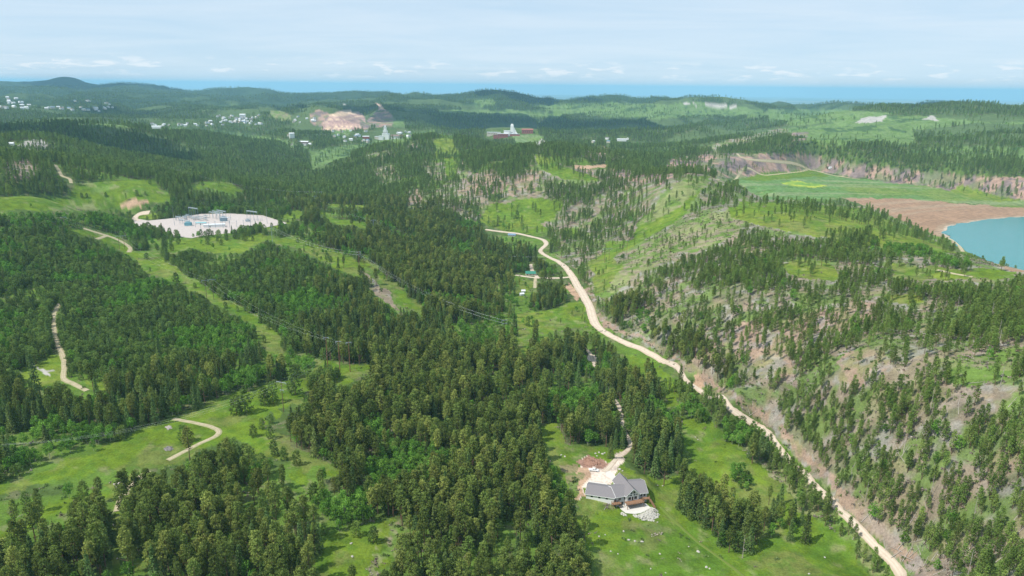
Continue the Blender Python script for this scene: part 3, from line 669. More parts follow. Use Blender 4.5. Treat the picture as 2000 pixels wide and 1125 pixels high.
def road(name, pts, wid, m, lift=.22, label=None):
    P_ = [hit(u, v) for u, v in pts]; wl = [w_ for p, w_ in zip(P_, wid) if p is not None]; P_ = [p for p in P_ if p is not None]
    P_ = np.array(P_); xs = []; 
    # Catmull-Rom through the points
    for k in range(len(P_)-1):
        p0 = P_[max(k-1, 0)]; p1 = P_[k]; p2 = P_[k+1]; p3 = P_[min(k+2, len(P_)-1)]
        n_ = max(2, int(np.linalg.norm(p2-p1)/3))
        for t in np.arange(n_)/n_:
            xs.append(list(.5*((2*p1)+(-p0+p2)*t+(2*p0-5*p1+4*p2-p3)*t*t+(-p0+3*p1-3*p2+p3)*t**3))[:2]+[wl[k]*(1-t)+wl[min(k+1, len(wl)-1)]*t])
    xs.append([P_[-1][0], P_[-1][1], wl[-1]]); xs = np.array(xs)
    for it in range(4): xs[1:-1, :2] = (xs[:-2, :2]+2*xs[1:-1, :2]+xs[2:, :2])/4
    d = np.gradient(xs[:, :2], axis=0); d /= np.linalg.norm(d, axis=1)[:, None]+1e-9; nrm = np.c_[-d[:, 1], d[:, 0]]
    hz_c = hz(xs[:, 0], xs[:, 1])
    K = 9; V = []
    jit = (fbm(xs[:, 0]/4, xs[:, 1]/4, 3, 201)-.5)*1.4; jit2 = (fbm(xs[:, 0]/4, xs[:, 1]/4, 3, 205)-.5)*1.4
    for k in range(K):
        s_ = (k/(K-1)-.5)*xs[:, 2]
        if k == 0: s_ = s_-.3+jit
        if k == K-1: s_ = s_+.3+jit2
        q = xs[:, :2]+nrm*s_[:, None]
        z = hz(q[:, 0], q[:, 1])+(lift if 0 < k < K-1 else -.05)
        V.append(np.c_[q, z])
    V = np.stack(V, 1); n_ = len(xs); F = []
    for i in range(n_-1):
        for k in range(K-1): F.append((i*K+k, i*K+k+1, (i+1)*K+k+1, (i+1)*K+k))
    mb = MB(); mb.v = [tuple(p) for p in V.reshape(-1, 3)]; mb.f = F
    o = mb.build(name, m, smooth=True); o['kind'] = 'structure'
    wa = o.data.attributes.new('wear', 'FLOAT', 'POINT'); wa.data.foreach_set('value', np.tile(np.array([1., .8, .1, .0, .55, .0, .1, .8, 1.], np.float32), n_))
    if label: o['label'] = label
    return xs
RW = [road('gravel_road', ROADS['main'][0], ROADS['main'][1], M_ROAD)]
M_PATH = gravel_mat('trodden_grass', (.13, .175, .035), (.165, .19, .05), (.10, .165, .025))
for nm, lb, pts, wd in TRACKS: RW.append(road(nm, pts, [wd]*len(pts), M_PATH if 'path' in lb else M_ROAD if 'substation' in lb or nm == 'driveway' or 'valley' in lb or 'green' in lb else M_TRACK, label=lb))

# ------------------------------------------------------------------ substation pad and water
def sheet(name, poly, z, m, kind='structure', step=0):
    mb = MB(); mb.v = [(p[0], p[1], z) for p in poly]; mb.f = [tuple(range(len(poly)))[::-1]]
    o = mb.build(name, m)
    if o.data.polygons[0].normal.z < 0: o.data.flip_normals()
    if kind: o['kind'] = kind
    return o
M_PAD = gravel_mat('pad_gravel', (.42, .37, .345), (.52, .46, .435), (.36, .31, .27))
sheet('gravel_pad', SUBW, 20.12, M_PAD)
def water():
    m, t, b = mat('turquoise_water'); g = N(t, 'ShaderNodeNewGeometry')
    f = noise(t, g.outputs['Position'], .006, 4)
    c = mix(t, f, (.035, .20, .20), (.06, .24, .235)); L(t, c, b.inputs['Base Color']); b.inputs['Roughness'].default_value = .12
    b.inputs['IOR'].default_value = 1.33
    bp = N(t, 'ShaderNodeBump'); bp.inputs['Strength'].default_value = .5; bp.inputs['Distance'].default_value = .3
    L(t, noise(t, g.outputs['Position'], .35, 4, .7), bp.inputs['Height']); L(t, bp.outputs[0], b.inputs['Normal'])
    # fine ragged shoreline
    P_ = []; 
    for i in range(len(LAKEW)):
        a = LAKEW[i]; c_ = LAKEW[(i+1) % len(LAKEW)]
        for t_ in np.arange(12)/12: P_.append(a+(c_-a)*t_)
    P_ = np.array(P_)
    for it in range(3): P_ = (np.roll(P_, 1, 0)+2*P_+np.roll(P_, -1, 0))/4
    P_ = P_+np.c_[(fbm(P_[:, 0]/25, P_[:, 1]/25, 3, 211)-.5)*14, (fbm(P_[:, 0]/25, P_[:, 1]/25, 3, 215)-.5)*14]
    sheet('water', P_, .15, m)
water()
exec_after = []
# ------------------------------------------------------------------ things
def keep_clear(u0_, v0_, u1_, v1_):
    VM[max(0, int(v0_)):int(v1_)+1, max(0, int(u0_)+100):int(u1_)+101] = True
CLEARW = []      # world discs without trees: x, y, r
M_WHITE = flat('white_siding', (.78, .78, .76), .6, var=.05); M_CREAM = flat('cream_siding', (.62, .56, .46), .7, var=.08)
M_ROOFG = flat('grey_shingle', (.20, .185, .19), .85, var=.22, scale=3); M_TRIM = flat('white_trim', (.8, .8, .8), .5, var=.03)
M_GLASS = flat('dark_glass', (.02, .025, .03), .12, var=.1, spec=.6); M_CEDAR = flat('cedar_boards', (.26, .145, .085), .7, var=.3, scale=4)
M_CONC = flat('concrete', (.57, .54, .49), .85, var=.07, scale=.6); M_BRICK = flat('red_brick', (.32, .12, .10), .9, var=.2)
M_GREENM = flat('green_metal_roof', (.04, .20, .14), .5, var=.1); M_STEEL = flat('galvanised_steel', (.36, .42, .46), .45, metal=.2, var=.1)
M_BLUEST = flat('blue_grey_steel', (.20, .29, .35), .5, metal=.1, var=.12); M_POLE = flat('weathered_pole', (.20, .13, .09), .9, var=.3)
M_RUST = flat('rusty_steel_pole', (.24, .11, .07), .8, var=.25); M_GREYSID = flat('grey_siding', (.42, .44, .45), .7, var=.08)
M_CAR = flat('white_car_paint', (.75, .75, .74), .25, var=.02, spec=.6); M_TYRE = flat('black_rubber', (.03, .03, .03), .9)
M_BLUER = flat('blue_roof', (.16, .24, .34), .6); M_REDR = flat('red_roof', (.34, .13, .09), .8); M_BROWNR = flat('brown_roof', (.22, .16, .13), .85); M_TIN = flat('pale_tin_roof', (.66, .68, .70), .4, var=.06)
M_WIRE = flat('aluminium_cable', (.7, .72, .72), .5)
def gable(parent, p, ang, ln, wd, z0, ze, zr, wall_m, roof_m, over=.5, names=('wall', 'roof'), th=.22, fascia=True):
    """a gabled wing: p = front corner of the left end, ridge runs along ang, depth to its left-hand side"""
    ca, sa = math.cos(ang), math.sin(ang)
    T = lambda x, y, z: (p[0]+ca*x-sa*y, p[1]+sa*x+ca*y, z)
    mb = MB(); mb.add([T(0,0,z0),T(ln,0,z0),T(ln,wd,z0),T(0,wd,z0),T(0,0,ze),T(ln,0,ze),T(ln,wd,ze),T(0,wd,ze),T(0,wd/2,zr),T(ln,wd/2,zr)],
        [(0,1,5,4),(2,3,7,6),(1,2,6,9,5),(3,0,4,8,7),(0,3,2,1)]); wall = mb.build(names[0], wall_m, parent)
    sl_ = (zr-ze)/(wd/2); mb = MB(); o = over; zl = ze-sl_*o
    for s in (0, 1):
        y0 = -o if s == 0 else wd+o; ym = wd/2
        a = [T(-o,y0,zl+.04),T(ln+o,y0,zl+.04),T(ln+o,ym,zr+.04),T(-o,ym,zr+.04)]; b = [(q[0], q[1], q[2]+th) for q in a]
        mb.add(a+b, [(0,1,2,3),(4,7,6,5),(0,4,5,1),(1,5,6,2),(2,6,7,3),(3,7,4,0)])
    roof = mb.build(names[1], roof_m, parent)
    if fascia:
        mb = MB()
        for x in (-o-.06, ln+o):
            for y0, s in ((-o, 1), (wd+o, -1)):
                a = [T(x,y0,zl-.10),T(x+.06,y0,zl-.10),T(x+.06,wd/2,zr-.10),T(x,wd/2,zr-.10)]; b = [(q[0], q[1], q[2]+.42) for q in a]
                mb.add(a+b, [(0,1,2,3),(4,7,6,5),(0,4,5,1),(1,5,6,2),(2,6,7,3),(3,7,4,0)])
        for y0 in (-o-.06, wd+o):
            a = T(-o,y0,zl-.08); mb.add([T(-o,y0,zl-.05),T(ln+o,y0,zl-.05),T(ln+o,y0+.06,zl-.05),T(-o,y0+.06,zl-.05),T(-o,y0,zl+.22),T(ln+o,y0,zl+.22),T(ln+o,y0+.06,zl+.22),T(-o,y0+.06,zl+.22)],
                   [(0,3,2,1),(4,5,6,7),(0,1,5,4),(1,2,6,5),(2,3,7,6),(3,0,4,7)])
        mb.build('fascia', M_TRIM, roof)
    return wall, roof, T
def window(parent, T, x0, z0, x1, z1, face='y', at=0., out=-1, top=None, name='window'):
    """framed window on the wall plane; its pane is a sub-part. Prism between (x0,z0) and (x1,z1)"""
    def ring(e, d0, d1):
        pts = [(x0-e, z0-e), (x1+e, z0-e), (x1+e, z1+e), (x0-e, z1+e)]
        if top is not None: pts = [(x0-e, z0-e), (x1+e, z0-e), (x1+e, top[1]+e), (x0-e, top[0]+e)]
        f = (lambda a, d, z: T(a, at+d*out, z)) if face == 'y' else (lambda a, d, z: T(at+d*out, a, z))
        return [f(a, d0, z) for a, z in pts]+[f(a, d1, z) for a, z in pts]
    F = [(0,1,2,3),(4,7,6,5),(0,4,5,1),(1,5,6,2),(2,6,7,3),(3,7,4,0)]
    fr = MB().add(ring(.09, -.02, .04), F).build(name, M_TRIM, parent); MB().add(ring(0, .0, .07), F).build('pane', M_GLASS, fr); return fr
# --- the house
hs = empty('house', (61.5, 335.85, 1.0), 'large new white house with grey shingle roofs and tall front gable in the green meadow', 'house')
def H_(mb, name, m, parent=None):
    o = mb.build(name, m, parent or hs); return o
inv = Matrix.Translation((-61, -332, -1.0))
_n0 = len(bpy.data.objects)
wg, rg, Tg = gable(hs, (40.2, 331.0), math.radians(-14.5), 15.0, 11.5, 1.5, 5.7, 8.0, M_WHITE, M_ROOFG)
wm, rm, Tm = gable(hs, (55.9, 327.6), math.radians(18), 7.5, 11.5, .3, 6.0, 8.7, M_GREYSID, M_ROOFG)
ang_m = math.atan2(.954, -.3)+math.pi        # ridge runs front to back
wf, rf, Tf = gable(hs, (68.3, 330.3), math.atan2(.954, -.3), 16.0, 7.3, .3, 6.7, 10.1, M_WHITE, M_ROOFG, .7)
wr, rr_, Tr = gable(hs, (64.6, 331.4), math.radians(8), 8.6, 13.5, .3, 5.9, 8.9, M_GREYSID, M_ROOFG)
# front gable: Tf x = into the house, y = across from right to left
for y0, y1 in ((1.1, 2.7), (4.6, 6.2)): window(wf, Tf, y0, 3.7, y1, 5.4, 'x', 0, -1)
window(wf, Tf, 3.2, 3.35, 4.1, 5.4, 'x', 0, -1, name='balcony_door')
for y0, y1 in ((.9, 1.7), (2.1, 3.2), (4.1, 5.2), (5.6, 6.4)): window(wf, Tf, y0, 6.0, y1, 6.75, 'x', 0, -1)
window(wf, Tf, 2.2, 7.15, 3.4, 8.2, 'x', 0, -1, top=(8.1, 8.9)); window(wf, Tf, 3.9, 7.15, 5.1, 8.2, 'x', 0, -1, top=(8.9, 8.1))
window(wf, Tf, 1.0, .7, 3.2, 2.7, 'x', 0, -1, name='patio_door'); window(wf, Tf, 4.0, .7, 6.4, 2.7, 'x', 0, -1, name='patio_door')
for x0 in (1.2, 4.4): window(wm, Tm, x0, 3.7, x0+1.6, 5.2)
window(wm, Tm, 1.5, .7, 4.4, 2.6, name='patio_door')
for x0 in (4.8, 6.6): window(wr, Tr, x0, 3.8, x0+1.1, 5.1)
window(wr, Tr, 5.0, .8, 7.2, 2.6)
for x0 in (2.5, 6.5, 10.5): window(wg, Tg, x0, 4.2, x0+1.2, 5.1)
def Tw(mb, T, x0, y0, z0, x1, y1, z1):
    return mb.add([T(x0,y0,z0),T(x1,y0,z0),T(x1,y1,z0),T(x0,y1,z0),T(x0,y0,z1),T(x1,y0,z1),T(x1,y1,z1),T(x0,y1,z1)], [(0,3,2,1),(4,5,6,7),(0,1,5,4),(1,2,6,5),(2,3,7,6),(3,0,4,7)])
def deck(T, x0, y0, x1, y1, z, gz, railside):
    dk = Tw(MB(), T, x0, y0, z-.22, x1, y1, z).build('deck', M_CEDAR, hs)
    for a, b in ((x0+.15, y0+.15), (x1-.15, y0+.15), (x0+.15, y1-.15), (x1-.15, y1-.15)): Tw(MB(), T, a-.11, b-.11, gz, a+.11, b+.11, z-.23).build('post', M_CEDAR, dk)
    mb = MB()
    for k in railside:
        ax, ay, bx_, by_ = {'s': (x0, y0, x1, y0), 'n': (x0, y1, x1, y1), 'w': (x0, y0, x0, y1), 'e': (x1, y0, x1, y1)}[k]
        for zz in (.35, .65, 1.0): mb.tube(T(ax, ay, z+zz), T(bx_, by_, z+zz), .045, n=4)
        n_ = max(2, int(math.hypot(bx_-ax, by_-ay)/1.2))
        for i in range(n_+1): t = i/n_; mb.tube(T(ax+(bx_-ax)*t, ay+(by_-ay)*t, z), T(ax+(bx_-ax)*t, ay+(by_-ay)*t, z+1.05), .06, n=4)
    mb.build('railing', M_CEDAR, dk)
deck(Tf, -3.6, -1.6, -.06, 8.3, 3.2, .3, 'wsn')
deck(Tm, -2.8, -2.4, 2.0, -.06, 3.1, .4, 'swn')
deck(Tr, 5.0, -2.2, 9.6, -.06, 3.2, .3, 'se')
mb = MB()
for k in range(14): Tw(mb, Tr, 9.0+.12*k, -2.4-.30*k, 3.0-.2*k, 10.2+.12*k, -2.1-.30*k, 3.16-.2*k)
mb.build('stairs', M_CEDAR, hs)
mb = MB(); Tw(mb, Tg, 2, 11.75, 3.06, 5.5, 11.9, 5.3); Tw(mb, Tg, 7, 11.75, 3.06, 10.5, 11.9, 5.3); mb.build('garage_door', M_TRIM, hs)
for o in [c for c in bpy.data.objects if c.parent == hs]: o.location = (-61, -332, -1.0)
CLEARW.append((58, 338, 17))
pp_ = pix_plane([1203,1213,1222,1240,1252,1271,1262,1240,1222,1208], [983,995,1002,1004,1002,992,984,976,974,974], .3)
mb = MB(); n_ = len(pp_); mb.v = [(p[0], p[1], .2) for p in pp_]+[(p[0], p[1], .42) for p in pp_]; mb.f = [tuple(range(n_)), tuple(range(n_, 2*n_))[::-1]]+[(i, n_+i, n_+(i+1) % n_, (i+1) % n_) for i in range(n_)]
o = mb.build('patio', M_CONC); o['kind'] = 'structure'
def apron(px, z, nm='concrete_apron'):
    q = pix_plane(*zip(*px), z); n_ = len(q); mb = MB(); mb.v = [(p[0], p[1], z-.3) for p in q]+[(p[0], p[1], z+.12) for p in q]
    mb.f = [tuple(range(n_)), tuple(range(n_, 2*n_))[::-1]]+[(i, n_+i, n_+(i+1) % n_, (i+1) % n_) for i in range(n_)]
    o = mb.build(nm, M_CONC); o['kind'] = 'structure'
apron([(1149,939),(1186,945),(1185,951),(1148,946)], 3.05); apron([(1182,922),(1192,920),(1204,932),(1203,942),(1184,930)], 3.1)
# rubble heap under the patio
def heap(name, px, z, top, m, label, cat, stones=120, sz=.5, seed=1):
    q = pix_plane(*zip(*px), z); c = q.mean(0); r = np.random.default_rng(seed); mb = MB()
    x0, y0 = q.min(0); x1, y1 = q.max(0); k = 0
    while k < stones:
        x, y = x0+(x1-x0)*r.random(), y0+(y1-y0)*r.random()
        if not inpoly(np.array([x]), np.array([y]), q)[0]: continue
        k += 1; s = sz*(.4+r.random()); hh = float(hz(x, y)[0]); d = polydist(np.array([x]), np.array([y]), q)[0]; hh += min(top, d*.25)
        pts = r.normal(size=(6, 3))*s*.3; base_ = np.array([(1,0,0),(-1,0,0),(0,1,0),(0,-1,0),(0,0,.6),(0,0,-.6)])*s+pts+(x, y, hh)
        mb.add(base_, [(0,2,4),(2,1,4),(1,3,4),(3,0,4),(2,0,5),(1,2,5),(3,1,5),(0,3,5)])
    # mound skirt
    n_ = len(q); mb.add([(p[0], p[1], float(hz(p[0], p[1])[0])-.2) for p in q]+[tuple(c+(p-c)*.55)+(float(hz(*(c+(p-c)*.55))[0])+top*.8,) for p in q], [(i, (i+1) % n_, n_+(i+1) % n_, n_+i) for i in range(n_)]+[tuple(range(n_, 2*n_))])
    o = mb.build(name, m, loc=(0, 0, 0)); tag(o, label, cat); return o
M_PALE = flat('pale_rubble', (.44, .42, .37), .95, var=.15, scale=.8); M_SPOIL = flat('red_brown_spoil', (.30, .17, .12), .95, var=.35, scale=1)
heap('rubble_heap', [(1236,1006),(1252,1002),(1272,990),(1284,992),(1289,1004),(1276,1013),(1255,1014)], .5, .5, M_PALE, 'spread of pale rubble on the grass below the white patio', 'rubble', 260, .55, 3)
heap('rubble_heap', [(1213,1001),(1221,1004),(1223,1008),(1216,1007)], .3, .4, M_PALE, 'small pale rock heap at the left foot of the patio', 'rubble', 24, .7, 4)
heap('spoil_heap', [(1140,896),(1152,890),(1170,898),(1178,905),(1160,909),(1142,910)], 3.2, 1.1, M_SPOIL, 'red brown earth heap at the back of the yard', 'earth heap', 200, .6, 5)
heap('brush_pile', [(320,879),(330,875),(339,879),(333,884),(322,884)], 15, .8, flat('grey_slash', (.22, .20, .19), .95, var=.4), 'grey slash pile inside the loop of the meadow track', 'brush pile', 90, .6, 6)
heap('brush_pile', [(322,834),(332,831),(337,836),(328,840)], 16, .6, M_DEAD, 'pale brush pile on the meadow above the track loop', 'brush pile', 70, .5, 7)
heap('rock_pile', [(222,945),(240,942),(244,950),(228,953)], 17, .6, M_DEAD, 'pale pile of logs and rock beside the lower left track', 'rock pile', 90, .6, 8)
# pickup in the yard
def car(loc, rz, label, m=M_CAR, name='parked_car'):
    c = empty(name, loc, label, 'car', None, rz)
    pr = [(-2.7,.45),(-2.7,1.0),(-1.1,1.05),(-.85,1.65),(.75,1.65),(1.3,1.1),(2.55,1.0),(2.7,.75),(2.7,.45)]
    mb = MB(); n_ = len(pr); mb.v = [(x, -.93 if z < 1.2 else -.75, z) for x, z in pr]+[(x, .93 if z < 1.2 else .75, z) for x, z in pr]
    mb.f = [tuple(range(n_)), tuple(range(n_, 2*n_))[::-1]]+[(i, n_+i, n_+(i+1) % n_, (i+1) % n_) for i in range(n_)]; b = mb.build('body', m, c)
    for s in (-1, 1): MB().add([(-.75,s*.90,1.12),(.95,s*.90,1.12),(.6,s*.79,1.58),(-.72,s*.79,1.58),(-.75,s*.86,1.12),(.95,s*.86,1.12),(.6,s*.75,1.58),(-.72,s*.75,1.58)], [(0,1,2,3),(7,6,5,4),(0,4,5,1),(1,5,6,2),(2,6,7,3),(3,7,4,0)]).build('side_window', M_GLASS, c)
    MB().add([(.80,-.7,1.64),(.80,.7,1.64),(1.33,.82,1.14),(1.33,-.82,1.14),(.84,-.7,1.68),(.84,.7,1.68),(1.38,.82,1.17),(1.38,-.82,1.17)], [(4,5,6,7),(0,3,2,1),(0,1,5,4),(1,2,6,5),(2,3,7,6),(3,0,4,7)]).build('windscreen', M_GLASS, c)
    for x in (-1.7, 1.75):
        for y in (-.95, .75):
            wl = MB().tube((x, y, .38), (x, y+.2, .38), .38, n=12).build('wheel', M_TYRE, c); MB().tube((x, y-.01, .38), (x, y+.21, .38), .18, n=8).build('rim', M_STEEL, wl)
    return c
z_ = float(hz(47.2, 358)[0]); p_ = hit(1160, 920); car((p_[0], p_[1], p_[2]+.02), math.radians(-12), 'white pickup parked on the pink gravel yard behind the house')
# --- boulders on the meadow
def rock_mesh(seed):
    r = np.random.default_rng(seed); import bmesh; bm = bmesh.new(); bmesh.ops.create_icosphere(bm, subdivisions=2, radius=1)
    d = r.normal(size=(5, 3))
    for v in bm.verts:
        c = np.array(v.co); k = 1+.16*sum(math.sin(3*float(c@e)+i) for i, e in enumerate(d))/2; v.co = Vector(c*k); v.co.z *= .62
    me = bpy.data.meshes.new('boulder'); bm.to_mesh(me); bm.free(); me.materials.append(M_ROCK); return me
RM = [rock_mesh(i) for i in range(4)]
BO = [(1163,886,1.1),(1170,884,1.2),(1177,887,1.3),(1181,885,1.1),(1166,891,.9),(1096,889,1.0),(1103,892,1.2),(1210,917,1.6),(1216,920,.9),(1284,948,.9),(1294,949,.8),(1218,1038,1.0),(1228,1055,1.2),(1240,1057,1.1),(1254,1058,1.3),(1170,1048,.9),(1182,1045,.7),(1193,1077,.8),(1207,1082,.7),(1289,1082,.9),(1291,1044,.6),(1364,1078,1.5),(1380,1108,1.2),(1386,1111,.8),(1345,1068,.6),(1532,991,1.0),(1358,854,.7),(1363,859,.8),(1611,1089,.8),(1580,1121,.9),(1478,1025,.8),(1546,1054,.8),(686,1062,1.1),(688,1087,1.2),(1284,1020,.8),(1271,1111,.7),(223,1025,1.3),(229,1091,.7),(1300,1119,.6),(1345,980,.6)]
for i, (u, v, s) in enumerate(BO):
    p = hit(u, v); 
    if p is None: continue
    o = bpy.data.objects.new('boulder', RM[i % 4]); COL.objects.link(o); o.location = (p[0], p[1], p[2]+.1); s *= .62; o.scale = (s, s*.8, s); o.rotation_euler.z = i*1.3
    g_ = 'behind the house' if v < 930 and 1000 < u < 1300 else 'in the small clearing at the bottom' if u < 720 and u > 600 else 'beside the lower left track' if u < 300 else 'on the open meadow below the house' if u < 1330 else 'on the meadow by the tree clumps'
    tag(o, 'pale grey boulder lying in the grass '+g_, 'boulder', 'pale boulders '+g_)
# --- fallen logs on the right slope
def log_mesh(seed):
    r = np.random.default_rng(seed); mb = MB(); l = 11.; mb.tube((-l/2, 0, .25), (l/2, 0, .35), .24, .07, 5)
    for k in range(7):
        x = -l/4+l*.7*r.random(); s = 1 if r.random() > .5 else -1; mb.tube((x, 0, .3), (x+.8+r.random(), s*(.6+r.random()), .5+.8*r.random()), .05, .015, 3)
    me = bpy.data.meshes.new('fallen_log'); me.from_pydata(mb.v, [], mb.f); me.update(); me.materials.append(M_DEAD); return me
LG = [log_mesh(i) for i in range(4)]
k = 0; lr_ = np.random.default_rng(55)
while k < 290:
    u, v = 1180+820*lr_.random(), 455+665*lr_.random()**.75
    c = lut(CL, np.array([u]), np.array([v]))[0]
    if c not in (2, 3, 6) or (c == 6 and lr_.random() < .6): continue
    p = hit(u, v)
    if p is None or np.hypot(p[0], p[1]) > 900: continue
    cl = fbm(np.array([p[0]/30]), np.array([p[1]/30]), 2, 401)[0]
    if cl < .5: continue
    k += 1; o = bpy.data.objects.new('fallen_log', LG[k % 4]); COL.objects.link(o); a = lr_.normal()*.6+.9; l2 = 4
    dx, dy = math.cos(a)*l2, math.sin(a)*l2; za, zb = hz(p[0]-dx, p[1]-dy)[0], hz(p[0]+dx, p[1]+dy)[0]; s = .35+.4*lr_.random()
    o.rotation_euler = (0, -math.atan2(zb-za, 2*l2), a); o.location = (p[0], p[1], (za+zb)/2+.05); o.scale = (s, s, s)
    g_ = 'high on the slope at the right edge' if u > 1800 else 'low on the slope above the road' if v > 800 else 'midway up the right hillside' if v > 600 else 'on the pale upper hillside'
    tag(o, 'bleached fallen tree trunk lying '+g_, 'log', 'bleached logs '+g_)
# --- green roofed cabin
def shed(u, v, ln, wd, he, hr, rz, wall, roof, name, label, cat, group=None, clear=True, win=0):
    p = hit(u, v)
    if p is None: return None
    z = float(hz(p[0], p[1])[0]); c = empty(name, (p[0], p[1], z), label, cat, group, rz)
    gable(c, (-ln/2, -wd/2), 0, ln, wd, -1.5, he, he+hr, wall, roof, .4, fascia=False)
    for k in range(win):
        x0 = -ln/2+ln*(k+.5)/win-.5; window(c, lambda x, y, zz: (x, y-wd/2, zz), x0, 1.0, x0+1., 2.2)
    if clear: D = math.hypot(p[0], p[1]); s = ln*FPX/D/2; keep_clear(u-s-1, v-s*.8-1, u+s+1, v+max(1, 2-D/2000)); CLEARW.append((p[0], p[1], ln*.8))
    return c
shed(1036, 537, 12, 8, 2.6, 2.2, .05, M_CREAM, M_GREENM, 'cabin', 'small cabin with dark green metal roof by the side road in the valley', 'cabin', win=3)
shed(1000, 461, 12, 6, 2.4, 1.6, -.2, M_GREYSID, M_BLUER, 'cabin', 'low cabin with pale blue roof beside the valley road bend', 'cabin', win=2)
shed(1019, 577, 4.5, 3, 2, 1, .4, M_WHITE, M_TIN, 'shed', 'tiny white shed at the edge of the valley trees', 'shed')
shed(1022, 571, 4.0, 3, 2, 1, .1, M_WHITE, M_TIN, 'shed', 'second tiny pale shed just above the first in the valley', 'shed')
shed(1006, 500, 5.0, 3, 2, 1, 1.2, M_WHITE, M_TIN, 'shed', 'small white trailer among the valley spruces', 'shed')
shed(1622, 329, 9, 5, 3, 1.4, .1, M_WHITE, M_TIN, 'shed', 'tiny white shed on the dirt bench behind the green field', 'shed')
# --- power lines
def pole(name, p, h, m, r=.22, label='', group=None, arms=(), rz=0, cat='power pole', brace=False, insul=True):
    c = empty(name, (p[0], p[1], p[2]), label, cat, group, rz)
    MB().tube((0, 0, -1), (0, 0, h), r, r*.65, 7).build('post', m, c)
    for z, l in arms:
        a = MB().box(-l/2, -.14, z-.15, l/2, .14, z+.15).build('crossarm', M_STEEL, c)
        if insul:
            for x in (-l/2+.2, 0.0, l/2-.2): MB().tube((x, .2, z-.16), (x, .2, z-1.5), .11, n=5).build('insulator', M_GREYSID, a)
    CLEARW.append((p[0], p[1], 3)); return c
def hframe(u, v, h, sep_, rz, label, group='wooden H frame poles'):
    p = hit(u, v); c = empty('power_pole', tuple(p), label, 'power pole', group, rz)
    for s in (-1, 1): MB().tube((s*sep_/2, 0, -1.5), (s*sep_/2, 0, h), .24, .16, 7).build('post', M_POLE, c)
    a = MB().box(-sep_*1.05, -.3, h-.9, sep_*1.05, -.16, h-.5).build('crossarm', M_STEEL, c)
    for s in (-1, 0, 1): MB().tube((s*sep_*.98, -.25, h-.9), (s*sep_*.98, -.25, h-2.6), .12, n=5).build('insulator', M_GREYSID, a)
    MB().tube((-sep_/2, .1, h-6.5), (sep_/2, .1, h-1.5), .09, n=4).tube((sep_/2, .1, h-6.5), (-sep_/2, .1, h-1.5), .09, n=4).build('cross_brace', M_POLE, c)
    CLEARW.append((p[0], p[1], 5)); return np.array([p[0], p[1], p[2]+h-2.6]), sep_*.98, rz
T1 = hframe(411, 585, 20, 6.0, .5, 'H frame pole standing in the middle of the long left corridor')
T2 = hframe(239, 487, 17, 5.5, .5, 'H frame pole beside the pale track at upper left')
T3p = []
for i, (u, v) in enumerate([(640, 716), (664, 724), (684, 726)]):
    p = hit(u, v); pole('power_pole', p, 24, M_RUST, .32, ['left', 'middle', 'right'][i]+' of three tall rusty poles with white caps at the end of the meadow', 'three tall rusty poles', ((23.2, 4.2),), .2)
    T3p.append(np.array([p[0], p[1], p[2]+21.8]))
T4 = hit(554, 804); pole('power_pole', T4, 21, M_POLE, .25, 'tall pole with a long white crossarm on the lower left meadow', None, ((20.3, 7.5), (15, 3.0)), -.35)
T5 = hit(702, 524); pole('power_pole', T5, 20, M_RUST, .33, 'dark pole where the bundle of wires crosses the right corridor', None, ((19, 5), (16, 5)), .7)
T6 = hit(532, 472); pole('power_pole', T6, 21, M_STEEL, .3, 'pale pole just below the right end of the substation pad', None, ((20, 5), (17, 5)), .7)
T7 = hit(1224, 497); pole('power_pole', T7, 19, M_RUST, .25, 'brown pole on the bare green slope across the valley', None, ((18, 4),), .3)
T8 = hframe(1185, 511, 17, 6, .3, 'H frame pole at the edge of trees on the green slope')
T9 = hit(730, 456); pole('power_pole', T9, 20, M_STEEL, .3, 'pole rising from the dark pines right of the corridor', None, ((19, 7),), .6)
T10 = hit(616, 405); pole('power_pole', T10, 20, M_STEEL, .3, 'pole above the trees right of the substation, nearest one', None, ((19, 7),), .6)
T11 = hit(629, 396); pole('power_pole', T11, 20, M_STEEL, .3, 'pole above the trees right of the substation, farther one', None, ((19, 7),), .6)
T12 = hit(128, 452); pole('power_pole', T12, 18, M_POLE, .25, 'pole among leafy trees left of the upper track', None, ((17, 6),), .2)
M_W = M_WIRE
def cable(a, b, sag, label, group, r=.016):
    a = np.array(a, float); b = np.array(b, float); mb = MB(); n_ = 18; pts = []
    for i in range(n_+1): t = i/n_; p = a+(b-a)*t; p = p-np.array([0, 0, 4*sag*t*(1-t)]); pts.append(p)
    for i in range(n_): mb.tube(pts[i], pts[i+1], r, n=4)
    o = mb.build('power_cable', M_W); tag(o, label, 'cable', group)
def off(T, s): c, sp_, rz = T; return c+np.array([math.cos(rz)*s*sp_, math.sin(rz)*s*sp_, 0])
for i, s in enumerate((-1, 0, 1)):
    cable(off(T2, s), off(T1, s), 6, 'pale cable sagging over the upper half of the left corridor', 'cables over the left corridor')
    cable(off(T1, s), T3p[i], 7, 'pale cable sagging over the lower half of the left corridor', 'cables over the lower left corridor')
    cable(off(T2, s), np.array([T12[0], T12[1], T12[2]+17])+np.array([s*3, 0, 0]), 3, 'cable over the leafy trees at upper left', 'cables over the leafy trees')
wp = hit(985, 668); wp = wp+np.array([0, 0, 20])
pole('power_pole', wp-np.array([0, 0, 20]), 21, M_POLE, .25, 'pole in the valley thicket where the wire bundle comes down', None, ((20, 6), (17, 6)), .6)
